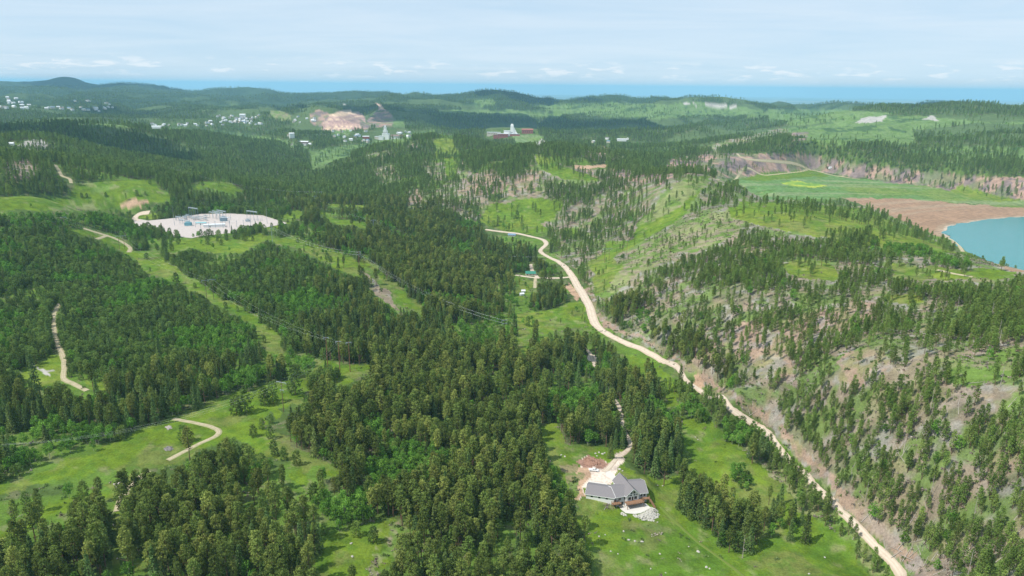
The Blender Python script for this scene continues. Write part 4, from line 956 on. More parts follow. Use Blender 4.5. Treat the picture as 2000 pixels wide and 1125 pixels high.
for i in range(6):
    o_ = np.array([(i % 3-1)*2.2, -(i % 3-1)*1.2, -3*(i//3)])
    cable(T6+np.array([0, 0, 19.5])+o_, T5+np.array([0, 0, 18.5])+o_, 6, 'one of the cables strung over the right corridor', 'cables over the right corridor')
    cable(T5+np.array([0, 0, 18.5])+o_, wp+o_, 9, 'one of the cables descending over forest into the valley', 'cables descending into the valley')
lft = hit(60, 862)+np.array([0, 0, 20]); lf2 = hit(-80, 940)+np.array([0, 0, 20])
for i, s in enumerate((-1, 0, 1)):
    cable(T3p[1]+np.array([s*2, 0, .5]), T4+np.array([s*3.4, s*-1.2, 20]), 3, 'cable from the rusty poles to the white crossarm pole', 'cables above the lower meadow')
    cable(T4+np.array([s*3.4, s*-1.2, 20]), lf2+np.array([s*3, 0, 0]), 11, 'cable running left along the forest edge of the lower meadow', 'cables along the meadow forest edge')
    cable(T9+np.array([s*3, s*2, 19]), T10+np.array([s*3, s*2, 19]), 6, 'cable above the pines right of the substation', 'cables right of the substation')
    cable(T9+np.array([s*3, s*2, 19]), off(T8, s), 26, 'thin cable crossing the whole valley to the green slope', 'cables crossing the valley')
    e_ = hit(330, 350)+np.array([s*4, 0, 22]); cable(T11+np.array([s*3, s*2, 19]), e_, 12, 'cable running over the far forest behind the substation', 'cables behind the substation')
# --- substation
def sp(u, v): q = pix_plane([u], [v], 20.12)[0]; return (q[0], q[1], 20.12)
def gantry(u, v, ln, h, rz, nleg, label, up=True):
    c = empty('gantry', sp(u, v), label, 'gantry', None, rz)
    for i in range(nleg):
        x = -ln/2+ln*i/(nleg-1)
        MB().tube((x, -.9, 0), (x, -.1, h), .16, .12, 4).tube((x, .9, 0), (x, .1, h), .16, .12, 4).build('leg', M_BLUEST, c)
        if up: MB().tube((x, 0, h), (x, 0, h+3.2), .1, .04, 4).build('spike', M_BLUEST, c)
    mb = MB()
    for y, z in ((-.5, h-.9), (.5, h-.9), (-.5, h+.1), (.5, h+.1)): mb.tube((-ln/2-.5, y, z), (ln/2+.5, y, z), .13, n=4)
    n_ = int(ln/2)
    for i in range(n_):
        x = -ln/2+ln*i/n_; mb.tube((x, -.5, h-.9), (x+ln/n_, -.5, h+.1), .07, n=3).tube((x, .5, h+.1), (x+ln/n_, .5, h-.9), .07, n=3).tube((x, -.5, h+.1), (x+ln/n_, .5, h+.1), .07, n=3)
    mb.build('truss_beam', M_STEEL, c); return c
gantry(379, 428, 21, 17, -.55, 5, 'tall blue grey gantry at the back left of the substation'); gantry(493, 430, 21, 13.5, -.5, 4, 'tall blue grey gantry at the right end of the substation')
gantry(420, 428, 26, 10, -.6, 4, 'long lower gantry in the middle of the substation, left one', False); gantry(426, 426, 26, 10, -.6, 4, 'long lower gantry in the middle of the substation, right one', False)
gantry(433, 424, 22, 10, -.6, 4, 'long lower gantry in the middle, farthest right', False); gantry(349, 431, 12, 6, -.5, 3, 'small low gantry beside the left lightning mast', False)
gantry(357, 437, 12, 6, -.5, 3, 'small low gantry in front of the left one', False); gantry(440, 436, 12, 9, 0, 3, 'blue gantry above the right transformer')
for i, (u, v, h) in enumerate([(341, 440, 27), (522, 437, 26), (451, 430, 14)]):
    c = empty('lightning_mast', sp(u, v), ['thin tall mast at the left end of the substation', 'thin tall mast at the right end of the substation', 'short thin mast near the substation middle'][i], 'mast')
    MB().tube((0, 0, 0), (0, 0, h*.6), .28, .16, 6).build('lower_tube', M_STEEL, c); MB().tube((0, 0, h*.6), (0, 0, h), .13, .05, 5).build('upper_tube', M_STEEL, c)
for i, (u, v) in enumerate([(382,444),(393,452),(408,447),(421,445),(436,445),(449,444),(463,444),(476,443),(490,442)]):
    pole('steel_post', sp(u, v), 9.5, M_BLUEST, .28, 'dark post number '+['one','two','three','four','five','six','seven','eight','nine'][i]+' from the left in the front row of the substation', 'front row of dark substation posts', ((9, 2.2),), .2, 'post', insul=False)
for i in range(8):
    cable(np.array(sp(*[(382,444),(393,452),(408,447),(421,445),(436,445),(449,444),(463,444),(476,443),(490,442)][i]))+(0,0,9.2), np.array(sp(*[(382,444),(393,452),(408,447),(421,445),(436,445),(449,444),(463,444),(476,443),(490,442)][i+1]))+(0,0,9.2), .6, 'bus cable joining the front row of dark substation posts', 'bus cables of the front row', .07)
for i in range(26):
    u = 344+34*(i % 9)/8+random.uniform(-1, 1)+(i//9)*1; v = 427+random.uniform(0, 12)
    if i > 17: u = 478+35*random.random()
    c = empty('bus_support', sp(u, v), 'slim steel support in the left bays of the substation' if i < 18 else 'slim steel support in the right bays of the substation', 'bus support', 'slim steel supports, left bays' if i < 18 else 'slim steel supports, right bays', .2)
    h = 4.5+1.5*(i % 3); MB().tube((0, 0, 0), (0, 0, h), .17, .14, 5).build('column', M_BLUEST, c); MB().tube((0, 0, h), (0, 0, h+1.1), .16, n=6).build('insulator', M_GREYSID, c)
for i in range(18):
    u = 358+52*random.random(); v = 423+8*random.random()
    c = empty('disconnect_switch', sp(u, v), 'low pale switch frame in the back bays of the substation', 'switch frame', 'pale switch frames in the back bays', -.5)
    mb = MB()
    for x in (-2.2, 2.2):
        for y in (-1, 1): mb.tube((x, y, 0), (x, y, 3.2), .12, n=4)
    mb.build('legs', M_STEEL, c); MB().box(-2.7, -1.2, 3.2, 2.7, 1.2, 3.45).build('frame', M_STEEL, c)
    for x in (-2, 0, 2): MB().tube((x, 0, 3.46), (x, 0, 5), .17, n=6).build('insulator', M_STEEL, c)
def xfmr(u, v, s, m, label):
    c = empty('transformer', sp(u, v), label, 'transformer', None, .25)
    MB().box(-3*s, -1.8*s, .4, 3*s, 1.8*s, 4.2*s).build('tank', m, c)
    for x in (-3.9, 3.1):
        mb = MB()
        for k in range(6): mb.box(x*s, (-1.6+.6*k)*s, .8, (x+.8)*s, (-1.35+.6*k)*s, 3.6*s)
        mb.build('radiator', m, c)
    for x in (-1.8, 0, 1.8): MB().tube((x*s, 0, 4.2*s), (x*s, -.5*s, 6.6*s), .22*s, .12*s, 6).build('bushing', M_GREYSID, c)
    MB().tube((-2*s, 1*s, 5.2*s), (2*s, 1*s, 5.2*s), .45*s, n=8).build('conservator', m, c); MB().box(-4.6*s, -2.6*s, 0, 4.6*s, 2.6*s, .38).build('plinth', M_CONC, c)
xfmr(368, 441, 1.25, flat('teal_tank', (.16, .36, .42), .5), 'large teal transformer at the front left of the substation'); xfmr(437, 432, 1.3, M_BLUEST, 'large blue transformer near the middle of the substation'); xfmr(484, 433, .8, M_STEEL, 'smaller grey transformer in the right bays of the substation')
c = empty('control_building', sp(393.5, 439), 'low white building with teal roof in the substation yard', 'building', None, .1); gable(c, (-7, -2.4), 0, 14, 4.8, 0, 3, 3.9, M_WHITE, flat('teal_roof', (.20, .40, .42), .5), .3, fascia=False); window(c, lambda x, y, zz: (x, y-2.4, zz), -1, .1, .2, 2.2, name='door')
c = empty('control_building', sp(419, 443), 'long low white flat building near the front of the substation', 'building', None, .28); MB().box(-14, -4, 0, 14, 4, 3.6).build('wall', M_WHITE, c); MB().box(-14.3, -4.3, 3.62, 14.3, 4.3, 3.9).build('roof', M_TIN, c); window(c, lambda x, y, zz: (x, y-4, zz), -6, .1, -4.8, 2.2, name='door')
# perimeter fence of the pad: posts with a wire
# --- fair-weather clouds overhead (above and outside the picture); their shadows lie on the far hills
M_CLOUD = flat('cloud_white', (.9, .9, .92), 1, var=.02)
def cloud(u, v, R, seed, D=None):
    p = hit(u, v) if D is None else np.array([*(ray(u, 300)[0][:2]/np.hypot(*ray(u, 300)[0][:2])*D), 60.])
    if p is None: return
    r = np.random.default_rng(seed); import bmesh; bm = bmesh.new(); c = Vector(p)+sdir*(1500/sdir.z)
    for k in range(9):
        a = r.random()*6.28; q = R*.75*r.random()**.5; s = R*(.35+.3*r.random())
        ret = bmesh.ops.create_icosphere(bm, subdivisions=3, radius=1)
        for w_ in ret['verts']:
            n_ = 1+.18*math.sin(5*w_.co.x+k)+.14*math.sin(7*w_.co.y+2*k)+.1*math.sin(11*w_.co.z+a)
            w_.co = Vector((w_.co.x*s*n_+q*math.cos(a)*1.5, w_.co.y*s*n_+q*math.sin(a), max(-.12, w_.co.z)*s*n_*.4))
    me = bpy.data.meshes.new('cloud'); bm.to_mesh(me); bm.free(); me.materials.append(M_CLOUD); me.polygons.foreach_set('use_smooth', np.ones(len(me.polygons), bool))
    o = bpy.data.objects.new('cloud', me); COL.objects.link(o); o.location = c; o['kind'] = 'structure'
for i, (u, v, R, *dd) in enumerate([(20,262,260),(150,165,800,11000),(290,174,600,9500),(230,222,260),(880,236,280),(1010,238,300),(1170,248,300),(700,212,330),(1790,214,800,7300),(1940,214,700,7400),(1060,196,400)]): cloud(u, v, R, i, *dd)
# --- town and mine, far off
tr_ = np.random.default_rng(9)
ROOFS = [(M_TIN, 'pale'), (M_TIN, 'pale'), (M_ROOFG, 'grey'), (M_BLUER, 'blue'), (M_BROWNR, 'brown'), (M_TIN, 'pale')]
TOWN = [([(424,226),(508,224),(512,243),(430,245)], 40, 'among trees on the hill town left of the red cuts'), ([(290,238),(420,238),(420,246),(300,247)], 17, 'in the valley part of the distant town'),
  ([(0,190),(55,192),(62,213),(0,213)], 16, 'on the far ridge at the left edge'), ([(85,208),(235,208),(235,217),(85,219)], 22, 'in the long row on the far left ridge'), ([(120,195),(230,200),(230,206),(130,205)], 6, 'high on the far left ridge'),
  ([(560,228),(625,226),(620,240),(560,240)], 10, 'just left of the red cuts'), ([(640,256),(735,256),(735,280),(650,283)], 15, 'below the red cuts near the white headframe'), ([(770,255),(805,253),(800,268),(775,272)], 9, 'right of the white headframe'),
  ([(1090,270),(1235,270),(1235,280),(1090,282)], 4, 'in the far valley right of the mine knob'), ([(560,262),(610,262),(610,285),(565,285)], 5, 'on the dark slope below the town')]
for poly, n_, wh in TOWN:
    poly = np.array(poly, float); x0, y0 = poly.min(0); x1, y1 = poly.max(0); k = 0
    while k < n_:
        u, v = x0+(x1-x0)*tr_.random(), y0+(y1-y0)*tr_.random()
        if not inpoly(np.array([u]), np.array([v]), poly)[0]: continue
        k += 1; rf_, rn = ROOFS[tr_.integers(0, 6)]; s = .75+.45*tr_.random()+(.35 if v < 222 else 0)
        shed(u, v, 13*s, 9*s, 4.5*s, 2.6*s, tr_.random()*3.1, M_WHITE if tr_.random() < .7 else M_CREAM, rf_, 'house', 'tiny house with '+rn+' roof '+wh, 'house', 'tiny houses '+wh)
shed(306, 250, 46, 24, 7, 3, .1, M_WHITE, M_TIN, 'warehouse', 'large white roofed building at the left of the distant town', 'warehouse'); shed(474, 229, 26, 16, 12, 4, .3, M_WHITE, M_TIN, 'warehouse', 'tall white building on top of the hill town', 'building')
shed(570, 269, 18, 12, 16, 3, .5, M_WHITE, M_TIN, 'warehouse', 'upright white building on the slope below the town', 'building'); shed(594, 280, 34, 14, 6, 3, .0, M_BROWNR, M_TIN, 'warehouse', 'wide brown building with pale roof on the dark slope', 'building')
shed(1214, 275, 34, 12, 6, 2, .0, M_WHITE, M_TIN, 'warehouse', 'isolated white building in the far valley right of the knob', 'building')
shed(715, 270, 26, 14, 7, 2, .1, M_BRICK, M_TIN, 'warehouse', 'red building with pale roof left of the stepped white headframe', 'building')
keep_clear(733, 246, 790, 273); keep_clear(948, 241, 1048, 268)
def block(c, name, x0, x1, y0, y1, z1, m, z0=-6, roof=M_TIN):
    b = MB().box(x0, y0, z0, x1, y1, z1).build(name, m, c); MB().box(x0-.6, y0-.6, z1+.02, x1+.6, y1+.6, z1+1).build('roof', roof, b); return b
def strip_win(c, x0, x1, y, z, n_):
    for i in range(n_): x = x0+(x1-x0)*(i+.3)/n_; MB().box(x, y-.4, z, x+(x1-x0)/n_*.4, y-.05, z+2.2).build('window', M_GLASS, c)
p = hit(753, 271); c = empty('mine_headframe', tuple(p), 'white stepped mine headframe with sheds below the red cuts', 'headframe'); CLEARW.append((p[0], p[1], 60))
for x0, x1, z1, y0, y1 in ((-26, -8, 10, -12, 10), (-12, 16, 20, -10, 10), (-8, 9, 32, -8, 8), (-5, 5, 44, -6, 6)): block(c, 'tower_step', x0, x1, y0, y1, z1, M_WHITE)
MB().box(-2.5, -2.5, 45, 2.5, 2.5, 53).build('cap', M_WHITE, c); strip_win(c, -8, 9, -8.0, 24, 4); block(c, 'shed', -42, -27, -10, 8, 8, M_CREAM)
p = hit(776, 270); c = empty('mine_building', tuple(p), 'long grey roofed mine building right of the stepped headframe', 'building'); CLEARW.append((p[0], p[1], 45)); gable(c, (-24, -8), 0, 48, 16, -5, 9, 14, M_WHITE, M_BROWNR, 1, fascia=False); strip_win(c, -22, 22, -8, 3, 8)
p = hit(1000, 264); c = empty('mine_headframe', tuple(p), 'tall white headframe with long sloping leg on the green knob', 'headframe'); CLEARW.append((p[0], p[1], 50))
mb = MB(); mb.add([(-8,-7,-5),(7,-7,-5),(6,-5,36),(-6,-5,36),(-8,7,-5),(7,7,-5),(6,5,36),(-6,5,36),(-4,-3,43),(4,-3,43),(4,3,43),(-4,3,43)], [(0,1,2,3),(5,4,7,6),(1,5,6,2),(4,0,3,7),(3,2,9,8),(2,6,10,9),(6,7,11,10),(7,3,8,11),(8,9,10,11)]).build('tower', M_WHITE, c)
mb = MB(); mb.add([(4,-5,-5),(30,-6,-5),(16,-4,14),(7,-4,32),(4,5,-5),(30,6,-5),(16,4,14),(7,4,32),(3,-4,32),(3,4,32)], [(0,1,2,3,8),(5,4,9,7,6),(1,5,6,2),(2,6,7,3),(3,7,9,8),(4,0,8,9)]).build('sloping_leg', M_WHITE, c); strip_win(c, -5, 5, -6.6, 10, 2)
block(c, 'side_block', -32, -8, -10, 12, 16, M_WHITE); block(c, 'base_block', -8, 30, -13, -7.5, 5, M_BRICK)
p = hit(984, 268); c = empty('mine_building', tuple(p), 'dark red brick mine building in front of the tall headframe', 'building'); CLEARW.append((p[0], p[1], 40)); block(c, 'wall', -24, 16, -9, 9, 13, M_BRICK, roof=M_TIN); block(c, 'annex', -40, -25, -8, 8, 9, M_BRICK, roof=M_BROWNR); strip_win(c, -22, 14, -9, 5, 6)
p = hit(963, 263); c = empty('mine_building', tuple(p), 'long pale flat roofed building at the left of the mine knob', 'building'); CLEARW.append((p[0], p[1], 40)); block(c, 'wall', -24, 30, -8, 8, 9, M_CREAM); strip_win(c, -22, 28, -8, 3, 8)
p = hit(1030, 260); c = empty('mine_building', tuple(p), 'dark red barn like building right of the tall headframe', 'building'); CLEARW.append((p[0], p[1], 40)); gable(c, (-22, -9), 0, 44, 18, -5, 13, 17, M_BRICK, M_BRICK, .8, fascia=False); strip_win(c, -20, 20, -9, 4, 5)
shed(22, 283, 10, 8, 3, 2, .3, M_WHITE, M_TIN, 'shed', 'tiny shed on the rocky knob at the far left', 'shed')
# --- low shrubs and grass tufts: nobody could count them
def shrubs():
    n_ = 60000; r = np.random.default_rng(77); D = np.sqrt(r.random(n_))*1000+180; D = 190+810*r.random(n_)**.9; th = (r.random(n_)-.5)*1.7
    x = D*np.sin(th); y = D*np.cos(th); z = hz(x, y); u, v = project(x, y, z); c = lut(CL, u, v)
    k = ((c == 2) | (c == 3) | (c == 6)) | ((c == 14) & (r.random(n_) < .9)) | ((c == 1) & (r.random(n_) < .06) & (fbm(x/25, y/25, 3, 501) > .52)) | ((c == 0) & (r.random(n_) < .25))
    k &= (fbm(x/20, y/20, 3, 505) > .40) & (u > -60) & (u < 2060) & (v < 1200) & visible(x, y, z, .004)
    k &= ~((c == 3) & (r.random(n_) < .5))
    for xs in RW:
        for c0 in range(0, n_, 8000):
            s_ = slice(c0, c0+8000); d = np.sqrt((x[s_, None]-xs[None, ::4, 0])**2+(y[s_, None]-xs[None, ::4, 1])**2).min(1); k[s_] &= d > xs[:, 2].mean()/2+2
    k &= ~inpoly(x, y, SUBW) & ~inpoly(x, y, HOUSEW)
    return x[k], y[k], z[k]
#@@SHRUB

# ------------------------------------------------------------------ tree prototypes (trunk mesh and crown mesh each)
def leaves(cen, rad, n_, size, r, flat_=.0):
    """n_ small random blades spread over a clump's shell"""
    d = r.normal(size=(n_, 3)); d /= np.linalg.norm(d, axis=1)[:, None]
    p = np.asarray(cen)+d*np.asarray(rad)*(.55+.5*r.random((n_, 1)))
    a = r.normal(size=(n_, 3)); a /= np.linalg.norm(a, axis=1)[:, None]
    b = np.cross(a, d+.4*r.normal(size=(n_, 3))); b /= np.linalg.norm(b, axis=1)[:, None]+1e-6
    s = size*(.6+.8*r.random((n_, 1)))
    return np.stack([p-a*s*.5-b*s*.4, p+a*s*.5-b*s*.3, p+a*s*.35+b*s*.45, p-a*s*.4+b*s*.4], 1)
def mesh_quads(name, Q_, m):
    me = bpy.data.meshes.new(name); n_ = len(Q_)
    me.vertices.add(n_*4); me.vertices.foreach_set('co', Q_.reshape(-1).astype(np.float32))
    me.loops.add(n_*4); me.loops.foreach_set('vertex_index', np.arange(n_*4, dtype=np.int32))
    me.polygons.add(n_); me.polygons.foreach_set('loop_start', np.arange(n_, dtype=np.int32)*4)
    me.update(calc_edges=True); me.materials.append(m); return me
def trunk_mesh(h, r0, m, seed, limbs=6, base=.35):
    r = np.random.default_rng(seed); mb = MB(); p = np.zeros(3)
    for k in range(4):
        q = np.array([r.normal()*.12, r.normal()*.12, h*(k+1)/4]); mb.tube(p-(0, 0, 1.2 if k == 0 else 0), q, r0*(1-k/4.3), r0*(1-(k+1)/4.3), 5); p = q
    for k in range(limbs):
        z = h*(base+(.92-base)*k/max(1, limbs)); a = r.random()*6.28; l = h*.13*(1.15-z/h)*2
        mb.tube((0, 0, z), (math.cos(a)*l, math.sin(a)*l, z+l*.25), r0*.28, r0*.08, 4)
    me = bpy.data.meshes.new('trunk'); me.from_pydata(mb.v, [], mb.f); me.update(); me.materials.append(m); return me
def proto(kind, seed):
    r = np.random.default_rng(seed); Q_ = []
    if kind == 'tall':
        h = 22.; base = .34+.12*r.random(); R = 2.5+.5*r.random()
        for k in range(60):
            t = base+(1-base)*((k+.5)/60)**.92; prof = math.sin(math.pi*min(1, (t-base)/(1-base)*.86+.10))**.65
            a = k*2.4+r.normal()*.5; rr = R*prof*(.45+.62*r.random())
            s = .85+.4*r.random(); Q_.append(leaves((math.cos(a)*rr, math.sin(a)*rr, h*t), (s, s, s*.6), 18, .54, r))
        Q_.append(leaves((0, 0, h*.97), (.7, .7, 1.1), 16, .6, r)); tr = trunk_mesh(h*.95, .36, M_BARK, seed, 9, .2)
    elif kind == 'young':
        h = 10.5; base = .07; R = 2.75+.4*r.random()
        for k in range(46):
            t = base+(1-base)*((k+.5)/46); prof = max(.12, 1-(((t-base)/(1-base)-.32)/.72)**2)**.6
            a = k*2.4+r.normal()*.4; rr = R*prof*(.55+.42*r.random())
            s = .8+.3*r.random(); Q_.append(leaves((math.cos(a)*rr, math.sin(a)*rr, h*t*.97+.2), (s, s, s*.8), 17, .50, r))
        Q_.append(leaves((0, 0, h*.97), (.4, .4, .8), 10, .45, r)); tr = trunk_mesh(h*.9, .2, M_BARK, seed, 5, .2)
    elif kind == 'hill':
        h = 15.; base = .22+.15*r.random(); R = 1.85+.55*r.random()
        for k in range(38):
            t = base+(1-base)*((k+.5)/38); q = (t-base)/(1-base); prof = (1-q)**.5*(.6+.4*min(1, q*6))
            a = k*2.4+r.normal()*.5; rr = R*prof*(.5+.5*r.random()); s = .75+.35*r.random()
            Q_.append(leaves((math.cos(a)*rr, math.sin(a)*rr, h*t), (s, s, s*.75), 16, .46, r))
        Q_.append(leaves((0, 0, h*.97), (.4, .4, .9), 10, .45, r)); tr = trunk_mesh(h*.95, .22, M_BARK, seed, 6, .15)
    elif kind == 'spruce':
        h = 19.; R = 2.7+.4*r.random()
        for k in range(14):
            t = .06+.9*k/14; rr = R*(1-t)**.85; m_ = max(4, int(9*(1-t)))
            for j in range(m_):
                a = j/m_*6.283+k*.7+r.normal()*.15; q = rr*(.62+.3*r.random())
                Q_.append(leaves((math.cos(a)*q, math.sin(a)*q, h*t-.12*q), (.75*(1-t)+.35, .75*(1-t)+.35, .5), 11, .55, r))
            Q_.append(leaves((0, 0, h*t), (rr*.45, rr*.45, .7), 10, .6, r))
        Q_.append(leaves((0, 0, h*.975), (.16, .16, .9), 12, .35, r)); tr = trunk_mesh(h*.95, .28, M_BARK, seed, 0)
    elif kind == 'leaf':
        h = 10.5
        for k in range(30):
            a = r.random()*6.28; t = r.random(); rr = 2.5*math.sin(math.pi*min(.97, .22+.72*t))**.7*(.4+.6*r.random()); s = .9+.5*r.random()
            Q_.append(leaves((math.cos(a)*rr, math.sin(a)*rr, h*(.32+.62*t)), (s, s, s*.85), 18, .5, r))
        tr = trunk_mesh(h*.85, .16, M_ASPENBARK, seed, 7, .3)
    elif kind == 'snag':
        mb = MB(); h = 13.
        mb.tube((0, 0, -1), (r.normal()*.3, r.normal()*.3, h), .2, .05, 5)
        for k in range(14):
            z = h*(.3+.65*r.random()); a = r.random()*6.28; l = (1.1-z/h)*2.4*(.5+r.random()*.6)
            mb.tube((0, 0, z), (math.cos(a)*l, math.sin(a)*l, z-.1*l), .055, .02, 3)
        me = bpy.data.meshes.new('trunk'); me.from_pydata(mb.v, [], mb.f); me.update(); me.materials.append(M_DEAD)
        return h, me, None
    return h, tr, mesh_quads('crown', np.concatenate(Q_), MF[kind])
KINDS = ['young', 'tall', 'spruce', 'leaf', 'hill', 'snag']
PROT = {k: [proto(k, 100*i+s) for s in range(6 if k != 'snag' else 4)] for i, k in enumerate(KINDS)}

# ------------------------------------------------------------------ scatter
def scatter(d0, d1, cell, dmul, smul):
    n0 = int(d1/cell)+2; ii, jj = np.meshgrid(np.arange(-n0, n0), np.arange(0, n0)); ii = ii.ravel(); jj = jj.ravel()
    x = (ii+.95*(rng.random(len(ii))-.5))*cell; y = (jj+.95*(rng.random(len(ii))-.5))*cell
    D = np.hypot(x, y); th = np.abs(np.arctan2(x, y)); m = (D >= d0) & (D < d1) & (th < math.radians(49)); x = x[m]; y = y[m]; D = D[m]
    z = hz(x, y); u, v = project(x, y, z)
    m = (u > -90) & (u < 2090) & (v < 1222)
    x, y, z, D, u, v = [a[m] for a in (x, y, z, D, u, v)]
    dens = lut(DN, u, v).astype(float); cls = lut(CL, u, v); sp = lut(SP, u, v).astype(int); fr = lut(FR, u, v)
    vis = visible(x, y, z+18, .0)
    x, y, z, D, u, v, dens, cls, sp, fr = [a[vis] for a in (x, y, z, D, u, v, dens, cls, sp, fr)]
    # clumping on the open slopes, small gaps in closed forest
    cl = fbm(x/42, y/42, 3, 301); c2 = fbm(x/16, y/16, 2, 305); gap = fbm(x/55, y/55, 3, 309)
    pr = np.where((cls == 0) | fr, dens*np.where((gap > .64) & (D < 1700), .25, 1.0)*np.where(D < 2600, 1, .97),
                  np.where(dens < .2, dens*(.35+1.5*sstep(.44, .60, cl)), dens*(.20+1.35*sstep(.40, .57, cl*.6+c2*.4))))
    thn = fbm(x/300, y/300, 4, 315); thr = .345+.095*sstep(.02, .4, np.arctan2(x, y))
    pr = np.where((cls == 0) & (D > 1900), dens*(1-(1-sstep(thr, thr+.07, thn))*.93*sstep(1900, 2600, D)), pr)
    pr = np.where((cls == 2) | (cls == 3), pr*.92*(1-.62*sstep(560, 950, D)*(D < 1250)), pr)
    k = rng.random(len(x)) < pr*dmul
    x, y, z, D, u, v, dens, cls, sp, fr = [a[k] for a in (x, y, z, D, u, v, dens, cls, sp, fr)]
    hmax = np.array([11, 22, 19, 10.5, 15, 13.])
    # mix species a little
    rr = rng.random(len(x)); kd = sp.copy()
    kd = np.where((sp == 1) & (rr < .15), 2, kd); kd = np.where((sp == 1) & (rr > .91), 3, kd); kd = np.where((sp == 1) & (rr > .78) & (rr < .92), 0, kd)
    kd = np.where((sp == 2) & (rr < .22), 3, kd); kd = np.where((sp == 2) & (rr > .72), 1, kd)
    kd = np.where((sp == 0) & (rr < .07), 3, kd); kd = np.where((sp == 0) & (rr > .93), 2, kd)
    kd = np.where((sp == 3) & (rr < .15), 0, kd)
    lf = fbm(x/38, y/38, 3, 321); kd = np.where((sp < 3) & (lf > .66) & (D < 1500) & ~fr, 3, kd)
    kd = np.where((sp == 4) & (rr < .03), 3, kd)
    kd = np.where((cls == 2) & (rr > .965) & (D < 1000), 5, kd); kd = np.where((cls == 3) & (rr > .93) & (D < 1000), 5, kd)
    s = (.62+.5*rng.random(len(x)))*smul; s = np.where(kd == 0, s*1.0, s); s = np.where((kd == 1), s*.93, s)
    s = np.where((kd == 1) & (D > 620), s*.92, s); s = np.where((kd == 4), s*(.86+.20*sstep(700, 1300, D)), s)
    lone = (dens < .2) & ~fr; s = np.where(lone & (dens < .06), s*.7, s)
    s = np.where((sp == 2) & (u > 1080) & (u < 1345) & (v > 670), s*1.15, s)
    # keep crowns off the open ground that shows
    ok = np.ones(len(x), bool)
    for t in (.0, .35, .72, .95):
        uu, vv = project(x, y, z+hmax[kd]*s*t); ok &= ~(lut(VM, uu, vv) & ~fr & ~(lone & (t < 2)))
    lr = lone & (rng.random(len(x)) < 2)
    ok |= (fr)
    uu, vv = project(x, y, z)
    nr = np.zeros(len(x), bool)
    for xs in RW:
        m = (np.abs(x-xs[:, 0].mean()) < np.ptp(xs[:, 0])/2+20) & (np.abs(y-xs[:, 1].mean()) < np.ptp(xs[:, 1])/2+20)
        if m.any():
            idx = np.nonzero(m)[0]
            for c in range(0, len(idx), 4000):
                q = idx[c:c+4000]; d = np.sqrt(((x[q, None]-xs[None, :, 0])**2+(y[q, None]-xs[None, :, 1])**2)).min(1); nr[q] |= d < xs[:, 2].mean()/2+1.6
    ok &= ~nr
    ok &= ~inpoly(x, y, SUBW)
    for hp in (HOUSEW,): ok &= (polydist(x, y, hp) > 5) & ~inpoly(x, y, hp)
    ok &= ~(inpoly(x, y, LAKEW))
    for cx_, cy_, cr_ in CLEARW: ok &= np.hypot(x-cx_, y-cy_) > cr_
    return [a[ok] for a in (x, y, z, D, u, v, kd, s)]
parts = [scatter(180, 900, 4.0, 1.0, .92), scatter(900, 1700, 5.6, 1.0, 1.0), scatter(1700, 2900, 8.0, 1.0, 1.12), scatter(2900, 5200, 12., 1.0, 1.1), scatter(5200, 9500, 21., .9, 1.15)]
# lone trees picked out one by one: base point, kind, size
LONE = [(462,810,0,1.35,'pair of round pines on the lower left meadow, left one'),(481,806,0,1.5,'pair of round pines on the lower left meadow, right one'),
 (518,792,0,1.25,'round pine beside the white crossarm pole, left of it'),(533,786,0,1.35,'round pine beside the white crossarm pole, nearer it'),
 (577,772,0,1.55,'large round pine right of the white crossarm pole'),(360,863,0,1.1,'small pine inside the track loop of the lower left meadow'),
 (495,853,0,.8,'small pine on the slope below the meadow pair'),(512,838,0,.7,'tiny pine right of the slope trees'),(529,857,0,.8,'young pine near the forest edge at lower left'),
 (536,890,0,.9,'young pine among the lower scattered saplings'),(555,898,0,.8,'sapling pine right of the lower scattered saplings'),(512,915,0,.9,'bushy pine at the meadow tongue'),
 (580,908,0,.8,'sapling pine on the curved meadow edge'),(373,908,1,1.0,'tall bare-stemmed pine standing in front of the track loop'),(345,555,0,1.25,'round pine bulging into the power corridor'),
 (406,478,0,1.0,'lone pine below the substation, middle'),(349,477,0,.95,'lone pine below the substation pad, left'),(433,479,0,.75,'small pine below the substation, right'),(443,470,0,.7,'smaller pine beside it under the substation'),
 (455,463,3,1.0,'bright green broadleaf tree below the substation corner'),(570,505,0,.8,'small pine on the right corridor meadow'),(586,500,0,.9,'pine on the right corridor, second from the left'),
 (639,508,0,.95,'lone dark pine standing on the right corridor'),(563,410,0,.8,'pine on the grassy knoll right of the pad'),(70,760,2,1.35,'dark spire spruce in the small left clearing'),
 (1141,1066,1,.75,'single pine at the forest edge left of the house meadow'),(1288,925,3,1.1,'broadleaf tree behind the house on the right'),(1573,1060,2,1.0,'dark spruce standing apart on the meadow near the road'),
 (1543,1056,2,.7,'sparse small spruce left of the dark one'),(1506,1050,3,.9,'small broadleaf tree in front of the meadow clump'),(1192,895,2,.8,'small spruce beside the sandy driveway'),
 (696,1047,0,.8,'small pine in the bottom clearing, left'),(730,1060,0,.8,'small pine in the bottom clearing by the path'),(268,383,0,.9,'lone pine on the pale left meadow'),(284,381,0,.6,'small pine on the pale left meadow'),
 (293,360,0,.9,'pine on the upper edge of the left meadow'),(207,384,0,.7,'small pine left on the pale meadow'),(170,386,0,.7,'pine dot on the pale meadow, one of a row, right'),(160,386,0,.7,'pine dot on the pale meadow, one of a row, left'),
 (1604,520,1,.75,'bare-stemmed pine on the hilltop meadow'),(1010,427,0,1.4,'dark pine on the green slope above the road bend'),(1400,700,2,1.0,'dark spruce on the bank above the valley road'),
 (1327,765,2,1.15,'dark spire spruce beside the valley road'),(1450,1090,5,1.0,'dead grey tree in front of the meadow pine clump')]
lx = []
